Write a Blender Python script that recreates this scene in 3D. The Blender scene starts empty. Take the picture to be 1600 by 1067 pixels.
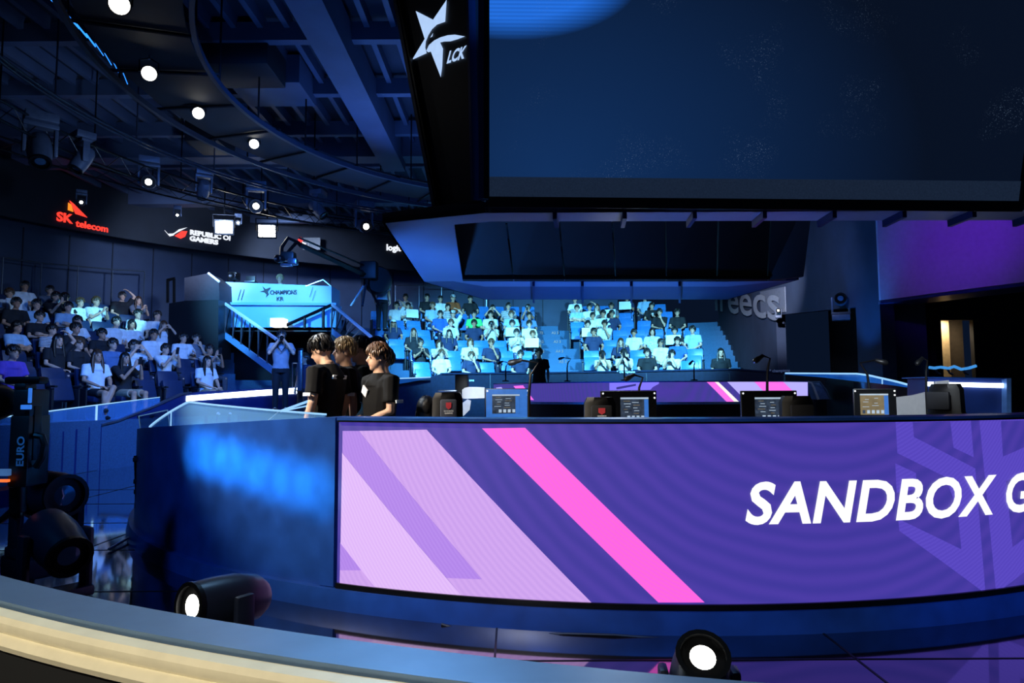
import bpy, bmesh, math, random
from mathutils import Vector, Matrix, Euler
random.seed(7)
PI = math.pi; sin = math.sin; cos = math.cos
SC = bpy.context.scene; COL = SC.collection
# ------------------------------------------------------------------ camera, world, exposure, lights
HC = 1.45; F = 1067.0; PITCH = math.radians(4.208); ROLL = math.radians(0.3)
_f = Vector((0, cos(PITCH), sin(PITCH))); _r0 = Vector((1, 0, 0)); _u0 = Vector((0, -sin(PITCH), cos(PITCH)))
_r = _r0*cos(ROLL) - _u0*sin(ROLL); _u = _u0*cos(ROLL) + _r0*sin(ROLL)
EYE = Vector((0, 0, HC))
cam = bpy.data.cameras.new('camera'); cam.sensor_width = 36; cam.lens = 36*F/1600; cam.clip_end = 200
co = bpy.data.objects.new('camera', cam); COL.objects.link(co)
m3 = Matrix((_r, _u, -_f)).transposed(); co.matrix_world = Matrix.Translation(EYE) @ m3.to_4x4()
SC.camera = co
SC.view_settings.view_transform = 'Standard'; SC.view_settings.look = 'None'
SC.view_settings.exposure = 0.0; SC.view_settings.gamma = 1.0; SC.view_settings.use_curve_mapping = False
w = bpy.data.worlds.new('world'); SC.world = w; w.use_nodes = True
w.node_tree.nodes['Background'].inputs[0].default_value = (0.004, 0.010, 0.03, 1)
w.node_tree.nodes['Background'].inputs[1].default_value = 0.6
CX, CY = 1.22, 9.97

def light(kind, name, loc, target, power, color, size=0.15, angle=60, blend=0.6):
    l = bpy.data.lights.new(name, kind); l.energy = power; l.color = color
    if kind == 'SPOT':
        l.spot_size = math.radians(angle); l.spot_blend = blend; l.shadow_soft_size = size
    elif kind == 'AREA': l.size = size
    else: l.shadow_soft_size = size
    o = bpy.data.objects.new(name, l); COL.objects.link(o); o.location = loc
    if target is not None:
        o.rotation_euler = (Vector(target)-Vector(loc)).to_track_quat('-Z', 'Y').to_euler()
    return o
CY1 = (0.16, 0.62, 1.0); BLUE = (0.03, 0.20, 1.0); WARM = (1.0, 0.86, 0.66); WHITE = (0.80, 0.90, 1.0)
# audience wash in the two halves of the far stand
light('SPOT', 'stand_wash', (-1.6, 13.6, 5.3), (-.9, 21.5, 2.4), 9500, (.17, .63, 1.0), .2, 52, .6)
light('SPOT', 'stand_wash', (3.6, 13.6, 5.3), (3.6, 21.5, 2.2), 9000, (.17, .63, 1.0), .2, 58, .7)
# left stand: a dim wash and one narrow hard cyan beam
light('SPOT', 'side_wash', (-2.5, 11.0, 5.4), (-9.0, 14.8, 1.8), 800, (.40, .62, 1.0), .25, 64, .8)
light('SPOT', 'side_beam', (-4.2, 12.6, 5.4), (-10.7, 17.75, 3.45), 5200, (.20, .66, 1.0), .06, 13, .3)
# caster booth
light('SPOT', 'booth_wash', (-7.3, 13.0, 5.4), (-6.5, 18.4, 3.6), 2700, (.13, .50, 1.0), .2, 40, .6)
# stage key on the players
light('SPOT', 'stage_key', (-5.4, 3.6, 4.7), (-1.2, 5.5, 1.5), 3000, WARM, .12, 34, .6)
light('SPOT', 'stage_key', (-4.6, 7.6, 5.0), (-1.2, 5.6, 1.5), 1300, WHITE, .12, 38, .6)
# desk light
light('SPOT', 'desk_key', (1.4, 9.4, 3.15), (1.3, 7.0, 1.0), 60, WHITE, .3, 110, .8)
# soffit uplight from the stage floor
light('SPOT', 'soffit_uplight', (-1.6, 8.4, .35), (-1.0, 9.0, 3.2), 420, (.05, .25, 1.0), .2, 95, .8)
light('SPOT', 'soffit_uplight', (1.6, 11.8, .35), (1.6, 12.0, 3.2), 300, (.04, .22, 1.0), .2, 120, .8)
light('SPOT', 'soffit_uplight', (2.2, 7.4, .9), (2.2, 6.8, 3.2), 130, (.10, .22, 1.0), .2, 140, .8)
# blue wash on the pit, the drum wall and the ceiling
light('SPOT', 'drum_wash', (-4.6, 1.4, 5.0), (-2.3, 5.6, .75), 460, (.04, .34, 1.0), .25, 34, .9)
light('SPOT', 'pit_wash', (-3.0, 8.2, 5.6), (-6.0, 16.5, .9), 4200, BLUE, 1.2, 75, .8)
light('SPOT', 'pit_wash', (-6.0, 9.0, 5.6), (-8.5, 9.5, .6), 420, BLUE, 1.2, 75, .8)
light('AREA', 'ceiling_wash', (-2.2, 13.0, 4.9), (-2.2, 13.2, 8), 70, (.12, .30, 1.0), 3.0)
light('SPOT', 'wall_wash', (-7.4, 19.3, 6.6), (-7.0, 25.5, 4.6), 1400, (.45, .62, 1.0), .3, 70, .8)
light('SPOT', 'wall_wash', (-6.6, 15.6, 5.5), (-10.6, 21.8, 4.9), 1700, (.45, .62, 1.0), .3, 62, .9)
light('SPOT', 'truss_wash', (-2.6, 9.4, 3.6), (-7.4, 13.2, 5.5), 500, (.30, .52, 1.0), .3, 80, .9)
# right-hand wall: blue uplight along the corner, purple on the panel
light('SPOT', 'corner_uplight', (6.35, 12.6, 1.3), (6.55, 13.1, 4.0), 420, (.03, .26, 1.0), .1, 70, .8)
light('SPOT', 'panel_wash', (5.0, 8.2, 4.6), (7.5, 11.2, 4.0), 240, (.20, .02, 1.0), .2, 44, 1.0)
light('SPOT', 'wall_wash', (3.6, 11.8, 5.6), (6.0, 15.5, 3.6), 420, (.40, .52, 1.0), .3, 70, .8)
for k in range(7):  # added spots without fixtures, they draw the reflected streak on the drum wall
    light('SPOT', 'drum_streak', (-3.6, 2.4, 1.8), (-2.52+.2*k, 5.45-.125*k, 1.0-.034*k), (1500, 2000, 2000, 1700, 1500, 1300, 1200)[k], (.10, .86, 1.0), .05, 8.2, 1.0)
for tg, pw in (((-.4, 4.3, .08), 220), ((1.2, 4.1, .08), 160), ((3.0, 4.3, .08), 260)):
    light('SPOT', 'plinth_wash', (tg[0]-.3, 1.9, 3.0), tg, pw, (.03, .26, 1.0), .2, 34, 1.0)
light('SPOT', 'desk_fill', (1.2, 3.2, 3.6), (4.9, 8.1, 1.2), 1900, WHITE, .1, 24, .8)  # fill spots added to brighten the white desk ends, no fixtures
light('SPOT', 'desk_fill', (.3, 3.2, 3.6), (-.5, 9.0, 1.2), 2600, WHITE, .1, 16, .8)
light('SPOT', 'banner_wash', (4.2, 12.6, 5.2), (7.0, 18.4, 3.9), 3200, (.75, .80, 1.0), .1, 26, .8)
# front rail, lit from the seats behind the camera
light('SPOT', 'rail_light', (-2.2, -1.2, 3.4), (-.5, 1.3, .95), 520, (1.0, .91, .74), .25, 70, .7)
light('SPOT', 'ledge_light', (-1.0, 6.0, 5.6), (-.4, 1.4, 1.0), 900, (.30, .62, 1.0), .25, 40, .8)

# ------------------------------------------------------------------ geometry helpers
def ray(px, py): return _f + _r*((px-800)/F) - _u*((py-533.5)/F)
def at(px, py, Y):
    d = ray(px, py); return EYE + d*(Y/d.y)
def at_z(px, py, z):
    d = ray(px, py); return EYE + d*((z-HC)/d.z)
class Cyl:
    def __init__(s, cx, cy, R): s.cx, s.cy, s.R = cx, cy, R
    def p(s, th, z, off=0.0):
        r = s.R+off; return Vector((s.cx+r*sin(th), s.cy-r*cos(th), z))
    def hit(s, px, py, far=False):
        d = ray(px, py); ox, oy = -s.cx, -s.cy
        a = d.x*d.x+d.y*d.y; b = 2*(ox*d.x+oy*d.y); c = ox*ox+oy*oy-s.R*s.R
        q = max(b*b-4*a*c, 0.0)**.5
        t = (-b+q)/(2*a) if far else (-b-q)/(2*a)
        P = EYE+d*t
        return math.atan2(P.x-s.cx, -(P.y-s.cy)), P.z
    def th(s, px, far=False, py=612): return s.hit(px, py, far)[0]
def pol(th, r, z): return Vector((CX+r*sin(th), CY-r*cos(th), z))
def ring(r): return Cyl(CX, CY, r)
def thf(px, r):                                     # far-side angle of a pixel column on a ring, in 0..-2pi order
    a = ring(r).th(px, True)
    return a if a < 0 else a-2*PI
class Pln:
    def __init__(s, a, b, c):
        s.a = Vector(a); s.n = (Vector(b)-s.a).cross(Vector(c)-s.a).normalized()
        if s.n.dot(EYE-s.a) < 0: s.n = -s.n
    def hit(s, px, py, off=0.0):
        d = ray(px, py); t = (s.a-EYE).dot(s.n)/d.dot(s.n); return EYE+d*t+s.n*off

def srgb(c):
    def f(v):
        v /= 255.0
        return v/12.92 if v <= .04045 else ((v+.055)/1.055)**2.4
    return tuple(f(v) for v in c)
MATS = {}
def mat(name, rgb, rough=.5, metal=0.0, emit=0.0, var=.12, scale=14.0, trans=0.0, alpha=1.0, bump=0.0, spec=.5):
    if name in MATS: return MATS[name]
    m = bpy.data.materials.new(name); m.use_nodes = True; MATS[name] = m
    nt = m.node_tree; b = nt.nodes['Principled BSDF']; c = srgb(rgb)
    tc = nt.nodes.new('ShaderNodeTexCoord'); nz = nt.nodes.new('ShaderNodeTexNoise')
    nz.inputs['Scale'].default_value = scale; nz.inputs['Detail'].default_value = 3
    cr = nt.nodes.new('ShaderNodeValToRGB')
    cr.color_ramp.elements[0].position = .3; cr.color_ramp.elements[1].position = .7
    cr.color_ramp.elements[0].color = tuple(v*(1-var) for v in c)+(1,)
    cr.color_ramp.elements[1].color = tuple(min(v*(1+var), 1) for v in c)+(1,)
    nt.links.new(tc.outputs['Object'], nz.inputs['Vector']); nt.links.new(nz.outputs['Fac'], cr.inputs['Fac'])
    nt.links.new(cr.outputs['Color'], b.inputs['Base Color'])
    b.inputs['Roughness'].default_value = rough; b.inputs['Metallic'].default_value = metal
    b.inputs['Specular IOR Level'].default_value = spec
    if emit:
        nt.links.new(cr.outputs['Color'], b.inputs['Emission Color']); b.inputs['Emission Strength'].default_value = emit
        b.inputs['Base Color'].default_value = (0, 0, 0, 1)
        for l in list(b.inputs['Base Color'].links): nt.links.remove(l)
        b.inputs['Base Color'].default_value = (.01, .01, .01, 1)
    if trans: b.inputs['Transmission Weight'].default_value = trans
    if alpha < 1: b.inputs['Alpha'].default_value = alpha
    if bump:
        bp = nt.nodes.new('ShaderNodeBump'); bp.inputs['Strength'].default_value = bump; bp.inputs['Distance'].default_value = .01
        nt.links.new(nz.outputs['Fac'], bp.inputs['Height']); nt.links.new(bp.outputs['Normal'], b.inputs['Normal'])
    return m

class MB:
    def __init__(s): s.bm = bmesh.new(); s.mi = 0
    def face(s, pts):
        f = s.bm.faces.new([s.bm.verts.new(p) for p in pts]); f.material_index = s.mi; return f
    def grid(s, rows, closed_u=True, cap=True, flip=False):
        V = [[s.bm.verts.new(p) for p in r] for r in rows]; n = len(rows[0])
        for a in range(len(V)-1):
            for i in range(n if closed_u else n-1):
                j = (i+1) % n
                f = s.bm.faces.new((V[a][i], V[a][j], V[a+1][j], V[a+1][i])); f.material_index = s.mi
        if cap and closed_u:
            for r in (V[0], V[-1]):
                f = s.bm.faces.new(r); f.material_index = s.mi
        return s
    def box(s, c, size, rot=None, bev=0.0):
        r = bmesh.ops.create_cube(s.bm, size=1.0); M = Matrix.Translation(Vector(c)) @ (rot.to_4x4() if rot else Matrix.Identity(4)) @ Matrix.Diagonal((*size, 1))
        vs = r['verts']; bmesh.ops.transform(s.bm, matrix=M, verts=vs)
        fs = set(f for v in vs for f in v.link_faces)
        for f in fs: f.material_index = s.mi
        if bev > 0:
            es = list(set(e for v in vs for e in v.link_edges))
            rr = bmesh.ops.bevel(s.bm, geom=es, offset=min(bev, min(size)*.45), segments=2, affect='EDGES', profile=.6)
            for f in rr['faces']: f.material_index = s.mi
        return s
    def tube(s, pts, rad, n=8, flat=1.0, side=None):
        pts = [Vector(p) for p in pts]
        if not isinstance(rad, (list, tuple)): rad = [rad]*len(pts)
        rows = []; ref = Vector(side) if side is not None else None
        for i, p in enumerate(pts):
            d = (pts[min(i+1, len(pts)-1)]-pts[max(i-1, 0)]).normalized()
            if ref is None: ref = Vector((1, 0, 0)) if abs(d.x) < .8 else Vector((0, 1, 0))
            a = (ref-d*ref.dot(d)).normalized(); b = d.cross(a); ref = a
            rows.append([p+a*(cos(2*PI*k/n)*rad[i])+b*(sin(2*PI*k/n)*rad[i]*flat) for k in range(n)])
        return s.grid(rows)
    def lathe(s, prof, o=(0, 0, 0), axis=(0, 0, 1), n=20):
        ax = Vector(axis).normalized(); q = Vector((0, 0, 1)).rotation_difference(ax); o = Vector(o)
        return s.grid([[o+q @ Vector((r*cos(2*PI*k/n), r*sin(2*PI*k/n), z)) for k in range(n)] for r, z in prof])
    def ell(s, c, r, M=None, u=12, v=8):
        c = Vector(c); rows = []
        for j in range(v+1):
            ph = -PI/2+PI*j/v; k = max(cos(ph), .02)
            rows.append([Vector((r[0]*k*cos(2*PI*i/u), r[1]*k*sin(2*PI*i/u), r[2]*sin(ph))) for i in range(u)])
        return s.grid([[c+(M @ p if M else p) for p in row] for row in rows])
    def prism(s, poly, h, up=(0, 0, 1)):             # closed 3D polygon pushed along a vector
        up = Vector(up)*h; a = [Vector(p) for p in poly]
        return s.grid([a, [p+up for p in a]])
    def arc(s, prof, th0, th1, n, cyl=None):         # prof: list of (r,z) or a function of t
        rows = []; cx, cy = (cyl.cx, cyl.cy) if cyl else (CX, CY)
        for i in range(n+1):
            t = i/n; th = th0+(th1-th0)*t; P = prof(t) if callable(prof) else prof
            rows.append([Vector((cx+r*sin(th), cy-r*cos(th), z)) for r, z in P])
        return s.grid(rows)
    def add_mesh(s, me, M=None):
        n = len(s.bm.faces); nv = len(s.bm.verts); s.bm.from_mesh(me); s.bm.verts.ensure_lookup_table(); s.bm.faces.ensure_lookup_table()
        if M is not None:
            for v in s.bm.verts[nv:]: v.co = M @ v.co
        for f in s.bm.faces[n:]: f.material_index = s.mi
        return s
    def mesh(s, name, mats, smooth=True, recalc=True):
        if recalc: bmesh.ops.recalc_face_normals(s.bm, faces=s.bm.faces)
        me = bpy.data.meshes.new(name)
        for m in (mats if isinstance(mats, (list, tuple)) else [mats]): me.materials.append(m)
        s.bm.to_mesh(me); s.bm.free()
        if smooth: me.shade_smooth(); me.set_sharp_from_angle(angle=math.radians(38))
        return me
    def build(s, name, mats, parent=None, smooth=True, recalc=True):
        return link(name, s.mesh(name, mats, smooth, recalc), parent)
def link(name, me, parent=None):
    o = bpy.data.objects.new(name, me); COL.objects.link(o)
    if parent is not None:
        o.parent = parent; o.matrix_parent_inverse = Matrix.Identity(4)
        pm = parent_matrix(parent)
        if pm != Matrix.Identity(4): o.matrix_local = pm.inverted() @ Matrix.Identity(4)
    return o
def parent_matrix(o):
    M = o.matrix_basis.copy()
    while o.parent: o = o.parent; M = o.matrix_basis @ M
    return M
def tag(o, label, cat, group=None):
    o['label'] = label; o['category'] = cat
    if group: o['group'] = group
    return o
def thing(name, label, cat, loc=(0, 0, 0), group=None, rz=0.0):
    o = bpy.data.objects.new(name, None); COL.objects.link(o); o.location = loc; o.rotation_euler = (0, 0, rz)
    o.empty_display_size = .1
    return tag(o, label, cat, group)
def loc_part(name, me, parent):                     # a part modelled in its thing's own coordinates
    o = bpy.data.objects.new(name, me); COL.objects.link(o); o.parent = parent; return o
def struct(o): o['kind'] = 'structure'; return o
def copy_tree(o, parent=None):
    c = o.copy(); COL.objects.link(c)
    if parent is not None: c.parent = parent
    for ch in o.children: copy_tree(ch, c)
    return c
def text_mesh(s, size, bold=0.0, shear=0.0, spacing=1.0, res=4, align='CENTER', sx=1.0):
    cu = bpy.data.curves.new('lettering', 'FONT'); cu.body = s; cu.size = size; cu.offset = bold; cu.shear = shear
    cu.space_character = spacing; cu.resolution_u = res; cu.align_x = align; cu.fill_mode = 'FRONT'
    o = bpy.data.objects.new('lettering', cu); COL.objects.link(o)
    bpy.context.view_layer.update()
    me = bpy.data.meshes.new_from_object(o.evaluated_get(bpy.context.evaluated_depsgraph_get()))
    bpy.data.objects.remove(o); bpy.data.curves.remove(cu)
    if sx != 1.0:
        for v in me.vertices: v.co.x *= sx
    return me
def put_text(mb, s, size, o, xd, yd, **kw):
    xd = Vector(xd).normalized(); yd = Vector(yd).normalized(); n = xd.cross(yd)
    M = Matrix.Translation(Vector(o)) @ Matrix((xd, yd, n)).transposed().to_4x4()
    return mb.add_mesh(text_mesh(s, size, **kw), M)
def cyl_flat(mb, bm2, cyl, off, step=.035):          # bm2: flat mesh in (theta, z); sliced and bent onto the cylinder
    ths = [v.co.x for v in bm2.verts]; t0, t1 = min(ths), max(ths)
    k = math.ceil(t0/step)*step
    while k < t1:
        bmesh.ops.bisect_plane(bm2, geom=bm2.verts[:]+bm2.edges[:]+bm2.faces[:], plane_co=(k, 0, 0), plane_no=(1, 0, 0)); k += step
    bmesh.ops.triangulate(bm2, faces=[f for f in bm2.faces if len(f.verts) > 4])
    mp = {v: mb.bm.verts.new(cyl.p(v.co.x, v.co.y, off)) for v in bm2.verts}
    for f in bm2.faces:
        g = mb.bm.faces.new([mp[v] for v in f.verts]); g.material_index = mb.mi
    bm2.free()
def cyl_poly(mb, cyl, poly, off, step=.035):
    b = bmesh.new(); b.faces.new([b.verts.new((*cyl.hit(px, py), 0)) for px, py in poly]); cyl_flat(mb, b, cyl, off, step)
# ------------------------------------------------------------------ materials
M_FLOOR = mat('gloss_black_floor', (10, 12, 20), .07, var=.25, scale=3, spec=1.0)
_b = M_FLOOR.node_tree.nodes['Principled BSDF']; _b.inputs['Coat Weight'].default_value = 1.0; _b.inputs['Coat Roughness'].default_value = .05; _b.inputs['Coat IOR'].default_value = 2.1
M_STAGE = mat('stage_floor', (20, 24, 36), .25, var=.2, scale=4)
M_NAVY = mat('navy_lacquer', (30, 72, 150), .30, .15, var=.22, scale=5)
M_NAVY2 = mat('navy_panel', (22, 44, 104), .42, .2, var=.18, scale=3)
M_BLACK = mat('black_plastic', (16, 17, 20), .45, var=.2)
M_BLACKM = mat('black_metal', (20, 22, 26), .38, .6, var=.2)
M_GREYM = mat('grey_metal', (120, 128, 140), .35, .8)
M_STEEL = mat('brushed_steel', (150, 165, 185), .28, .9, scale=30)
M_WHITE = mat('white_laminate', (225, 226, 230), .4, var=.04)
M_CREAM = mat('cream_vinyl', (232, 222, 190), .42, var=.05, scale=20, bump=.05)
M_DARKWALL = mat('dark_wall', (52, 64, 88), .8, var=.12, scale=2)
M_VALANCE = mat('black_valance', (20, 24, 34), .7, var=.2, scale=3)
M_CEIL = mat('ceiling_paint', (40, 48, 64), .8, var=.12, scale=2)
M_BEAM = mat('beam_paint', (74, 86, 112), .6, var=.1, scale=2)
M_STEP = mat('step_carpet', (48, 84, 116), .9, var=.18, scale=40)
M_GLASS = mat('blue_acrylic', (120, 190, 255), .05, alpha=.22, var=.02)
M_EDGE = mat('lit_acrylic_edge', (150, 205, 255), .3, emit=1.1, var=.05)
M_LEDW = mat('white_led_strip', (225, 240, 255), .3, emit=6.0, var=.01)
M_LAMP = mat('lit_lamp_lens', (255, 250, 235), .2, emit=14.0, var=.01)
M_LENS = mat('glass_lens', (60, 90, 120), .05, .3)
M_BLUESTREAK = mat('blue_streak_glow', (40, 130, 255), .3, emit=2.2, var=.05)  # painted glow for the blue reflections along the outer rail
M_SEATB = mat('seat_blue_lit', (46, 116, 184), .38, var=.12, scale=18, bump=.05)
M_SEATL = mat('seat_blue_shaded', (28, 46, 78), .42, var=.12, scale=18, bump=.05)  # same seats as above, colour darkened for the dim light on the left stand
M_SEATD = mat('seat_frame', (18, 22, 30), .5)

# ------------------------------------------------------------------ floor, ceiling, walls
mb = MB(); mb.box((0, 12, -.02), (44, 44, .12)); fl = struct(mb.build('floor', M_FLOOR))
mb = MB()                                             # panel joints of the pit floor
for k in range(9): mb.box((CX, -.2+1.3*k, .041), (24, .012, .004))
for k in range(10): mb.box((-9.6+1.9*k, 8, .041), (.012, 18, .004))
o = mb.build('joint', M_BLACKM, fl, False); o['kind'] = 'stuff'
CEZ = 7.2
mb = MB(); mb.box((-1, 12, CEZ+.3), (36, 40, .2)); ce = struct(mb.build('ceiling', M_CEIL))
jm = MB(); jm.box((0, 0, 0), (.09, 30, .22)); jme = jm.mesh('joist', M_BEAM)
for k in range(40):
    o = link('joist', jme, ce); o.matrix_local = parent_matrix(ce).inverted() @ Matrix.Translation((-11.5+.42*k, 15, CEZ+.10))
for D, wd, hh in ((8.6, .16, .3), (10.45, .16, .3), (12.4, .16, .3), (14.4, .14, .3), (15.6, .5, .55), (16.5, .14, .3), (19.5, .4, .5), (22, .2, .3)):
    mb = MB(); mb.box((-3, D, CEZ-.06), (17, wd, hh)); mb.build('beam', M_BEAM, ce)
mb = MB(); mb.box((-2.75, 12.1, CEZ-.25), (.5, 7.4, .6)); mb.build('beam', M_BEAM, ce)
mb = MB(); mb.box((-4.3, 12.0, CEZ-.12), (1.25, 1.0, .5)); mb.build('beam', M_BEAM, ce)
for DI, (x, y, sx, sy) in enumerate(((-4.6, 10.9, 1.5, .9), (-6.4, 14.2, .7, .9), (-1.2, 11.4, .7, 1.2), (-5.6, 13.0, .5, .7))):
    mb = MB(); mb.box((x, y, CEZ-.30), (sx, sy, .5), None, .03); o = tag(mb.build('air_duct', mat('duct', (14, 17, 26), .6)), ['large dark air duct box under the ceiling, nearest the camera', 'dark duct box under the ceiling farthest left', 'dark duct box under the ceiling right of the big beam', 'small dark duct box under the ceiling between the other boxes'][DI], 'duct', 'air ducts at the ceiling')

RW = 16.8
mb = MB(); mb.arc([(RW, 0), (RW, CEZ+.3), (RW+.3, CEZ+.3), (RW+.3, 0)], math.radians(-70), math.radians(-190), 70); wb = struct(mb.build('wall_back', M_DARKWALL))
for k in range(28):                                   # cladding joints
    a = math.radians(-72-4*k); mb = MB(); mb.box((0, 0, 0), (.03, .03, 4.0)); o = mb.build('batten', mat('batten', (24, 30, 44), .8), wb)
    o.matrix_local = Matrix.Translation(pol(a, RW-.01, 4.0)) @ Matrix.Rotation(a, 4, 'Z')
VR = 15.4; VZ = 5.88
mb = MB(); mb.arc([(VR, VZ), (VR, CEZ+.2), (VR+.12, CEZ+.2), (VR+.12, VZ)], math.radians(-70), math.radians(-178), 60); va = mb.build('trim_1', M_VALANCE); struct(va)

# right-hand wall running towards the camera, with a dark opening
PW0 = Vector((6.78, 12.5, 0)); PW1 = Vector((7.9, 26.0, 0)); wd = (PW1-PW0).normalized(); wn = Vector((-wd.y, wd.x, 0))
WQ = Pln(PW0, PW1, PW0+Vector((0, 0, 1)))
def wpt(px, py): return WQ.hit(px, py)
def wall_piece(name, a, b, z0, z1, m, parent=None, th=.25):
    a = Vector((a.x, a.y, 0)); b = Vector((b.x, b.y, 0)); d = (b-a).normalized(); n = Vector((d.y, -d.x, 0))
    if n.x < 0: n = -n
    mb = MB(); mb.prism([a+Vector((0, 0, z0)), b+Vector((0, 0, z0)), b+Vector((0, 0, z1)), a+Vector((0, 0, z1))], th, n); return mb.build(name, m, parent, False)
op0 = wpt(1342, 600); op1 = wpt(1216, 600); zt = wpt(1342, 478).z
wr = struct(wall_piece('wall_right', PW0, op0, 0, CEZ+.3, M_DARKWALL)); zt1 = wpt(1216, 491).z; mb = MB(); mb.prism([Vector((op0.x, op0.y, zt)), Vector((op1.x, op1.y, zt1)), Vector((op1.x, op1.y, CEZ+.3)), Vector((op0.x, op0.y, CEZ+.3))], .25, Vector((wd.y, -wd.x, 0))); mb.build('lintel', M_DARKWALL, wr, False); wall_piece('wall_pier', op1, PW1, 0, CEZ+.3, M_DARKWALL, wr)
wn = Vector((wd.y, -wd.x, 0)); RBK = mat('recess_black', (6, 7, 9), .9); wall_piece('recess_back', op0+wn*1.4, op1+wn*1.4, 0, 4, RBK, wr, .1); wall_piece('recess_side', op0+wn*.26, op0+wn*1.4+wd*.05, 0, 4, RBK, wr, .1)
# purple panel box at the far right, with its underside, and the wall below it
A = at(1376, 469, 12.4); B = at(1600, 438, 10.35); dB = (B-A); dB.z = 0; B = A+dB*1.6; dn = Vector((-dB.y, dB.x, 0)).normalized()
if dn.y < 0: dn = -dn
dn = Vector((.25, 1, 0)).normalized()
M_PANEL = mat('pale_panel', (205, 195, 220), .6, var=.05)
mb = MB(); mb.prism([A, B, Vector((B.x, B.y, CEZ)), Vector((A.x, A.y, CEZ))], .1, dn); o = struct(mb.build('wall_side', M_PANEL, None, False))
mb = MB(); mb.prism([A+Vector((0, 0, -.01)), B+Vector((0, 0, -.01)), B+dn*1.2, A+dn*1.2], .05, (0, 0, -1)); mb.build('soffit_underside', M_NAVY2, o, False)
a2 = at(1380, 600, 12.9); b2 = at(1452, 600, 12.6)
mb = MB(); mb.prism([Vector((a2.x, a2.y, 0)), Vector((b2.x, b2.y, 0)), Vector((b2.x, b2.y, 3.6)), Vector((a2.x, a2.y, 3.6))], .3, (.1, 1, 0)); struct(mb.build('wall_side', M_DARKWALL, None, False))
# recess with a lit doorway
rb = at(1452, 600, 14.6); rc = at(1760, 600, 14.6)
M_BLKW = mat('black_drape', (14, 16, 24), .85, var=.3, scale=6)
d0 = at(1470, 500, 14.6); d1 = at(1525, 590, 14.6)
def slab(name, x0, x1, z0, z1, y, m, parent=None, th=.12):
    mb = MB(); mb.box(((x0+x1)/2, y+th/2, (z0+z1)/2), (x1-x0, th, z1-z0)); return mb.build(name, m, parent, False)
wr2 = struct(slab('wall_recess', rb.x-.6, d0.x, 0, 4, 14.6, M_BLKW)); slab('wall_panel', d1.x, rc.x, 0, 4, 14.6, M_BLKW, wr2); slab('wall_panel', d0.x, d1.x, d0.z, 4, 14.6, M_BLKW, wr2)
M_DOOR = mat('beige_curtain', (150, 132, 104), .8, var=.12, scale=6)
dr = struct(slab('door_1', d0.x-.1, d0.x+.33, 0, d0.z+.3, 15.5, M_DOOR)); slab('door_leaf', d0.x+.30, d0.x+.55, 0, d0.z+.3, 15.2, mat('door_leaf', (170, 150, 118), .6), dr); slab('door_leaf', d0.x+.52, d1.x+.3, 0, d0.z+.3, 15.4, mat('dark_door', (70, 62, 54), .6), dr)
light('AREA', 'doorway_lamp', (d0.x+.35, 14.95, d0.z-.02), (d0.x+.4, 15.5, 1.2), 15, (1.0, .80, .52), .3)

# ------------------------------------------------------------------ stage platform and the near drum wall with its LED screen
RS = 5.85; NW = ring(RS)
th_l = NW.hit(531, 700)[0]; zt = NW.hit(1000, 662)[1]; zb = NW.hit(1000, 942)[1]; th_r = math.radians(46)
mb = MB(); mb.lathe([(.02, .0), (5.72, .0), (5.72, .11), (.02, .11)], (CX, CY, 0), n=96)
tag(mb.build('stage_platform', M_STAGE), 'round dark stage platform inside the drum walls', 'stage')
lw = thing('led_wall', 'curved wall with wide purple LED screen and white team lettering, nearest the camera', 'screen', pol(0, RS, 0))
def led_mat(name, c, c2=None, s=1.0, scale=14):
    m = bpy.data.materials.new(name); m.use_nodes = True; nt = m.node_tree; b = nt.nodes['Principled BSDF']
    b.inputs['Base Color'].default_value = (.006, .006, .008, 1); b.inputs['Roughness'].default_value = .55
    tc = nt.nodes.new('ShaderNodeTexCoord'); wv = nt.nodes.new('ShaderNodeTexWave'); wv.wave_type = 'RINGS'; wv.rings_direction = 'SPHERICAL'
    wv.inputs['Scale'].default_value = scale; wv.inputs['Distortion'].default_value = 1.5; wv.inputs['Detail'].default_value = 1
    mp = nt.nodes.new('ShaderNodeMapping'); mp.inputs['Location'].default_value = (-1.9, -4.2, -2.2)
    nt.links.new(tc.outputs['Object'], mp.inputs[0]); nt.links.new(mp.outputs[0], wv.inputs['Vector'])
    mx = nt.nodes.new('ShaderNodeMix'); mx.data_type = 'RGBA'; mx.inputs[6].default_value = (*srgb(c), 1); mx.inputs[7].default_value = (*srgb(c2 or c), 1)
    nt.links.new(wv.outputs['Fac'], mx.inputs[0]); nt.links.new(mx.outputs[2], b.inputs['Emission Color']); b.inputs['Emission Strength'].default_value = s
    return m
LP = [led_mat('led_purple', (64, 54, 156), (74, 58, 164), scale=3.1), led_mat('led_lilac_pale', (228, 190, 250), (222, 180, 248)), led_mat('led_lilac', (202, 158, 236), (210, 166, 240), scale=9),
      led_mat('led_lilac_deep', (182, 138, 236), (176, 130, 232)), led_mat('led_pink', (255, 98, 232), (255, 104, 220)), led_mat('led_violet', (92, 74, 196), (86, 68, 188)), led_mat('led_white', (255, 255, 255), s=1.15)]
NLP = 40
mb = MB()
rows = [[NW.p(th_l+(th_r-th_l)*i/64, z, .012) for i in range(65)] for z in (zb, zt)]
mb.grid(rows, False, False)
def gp(mi, off, poly): mb.mi = mi; cyl_poly(mb, NW, poly, off)
gp(1, .014, [(536.6, 707), (723, 930), (726, 936), (533, 916)])
gp(2, .014, [(563, 673), (668, 671), (924, 940), (726, 936), (723, 930), (699, 902), (754, 904)])
gp(3, .015, [(537.5, 673), (563, 673), (754, 904), (699, 902), (537, 707)])
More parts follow.
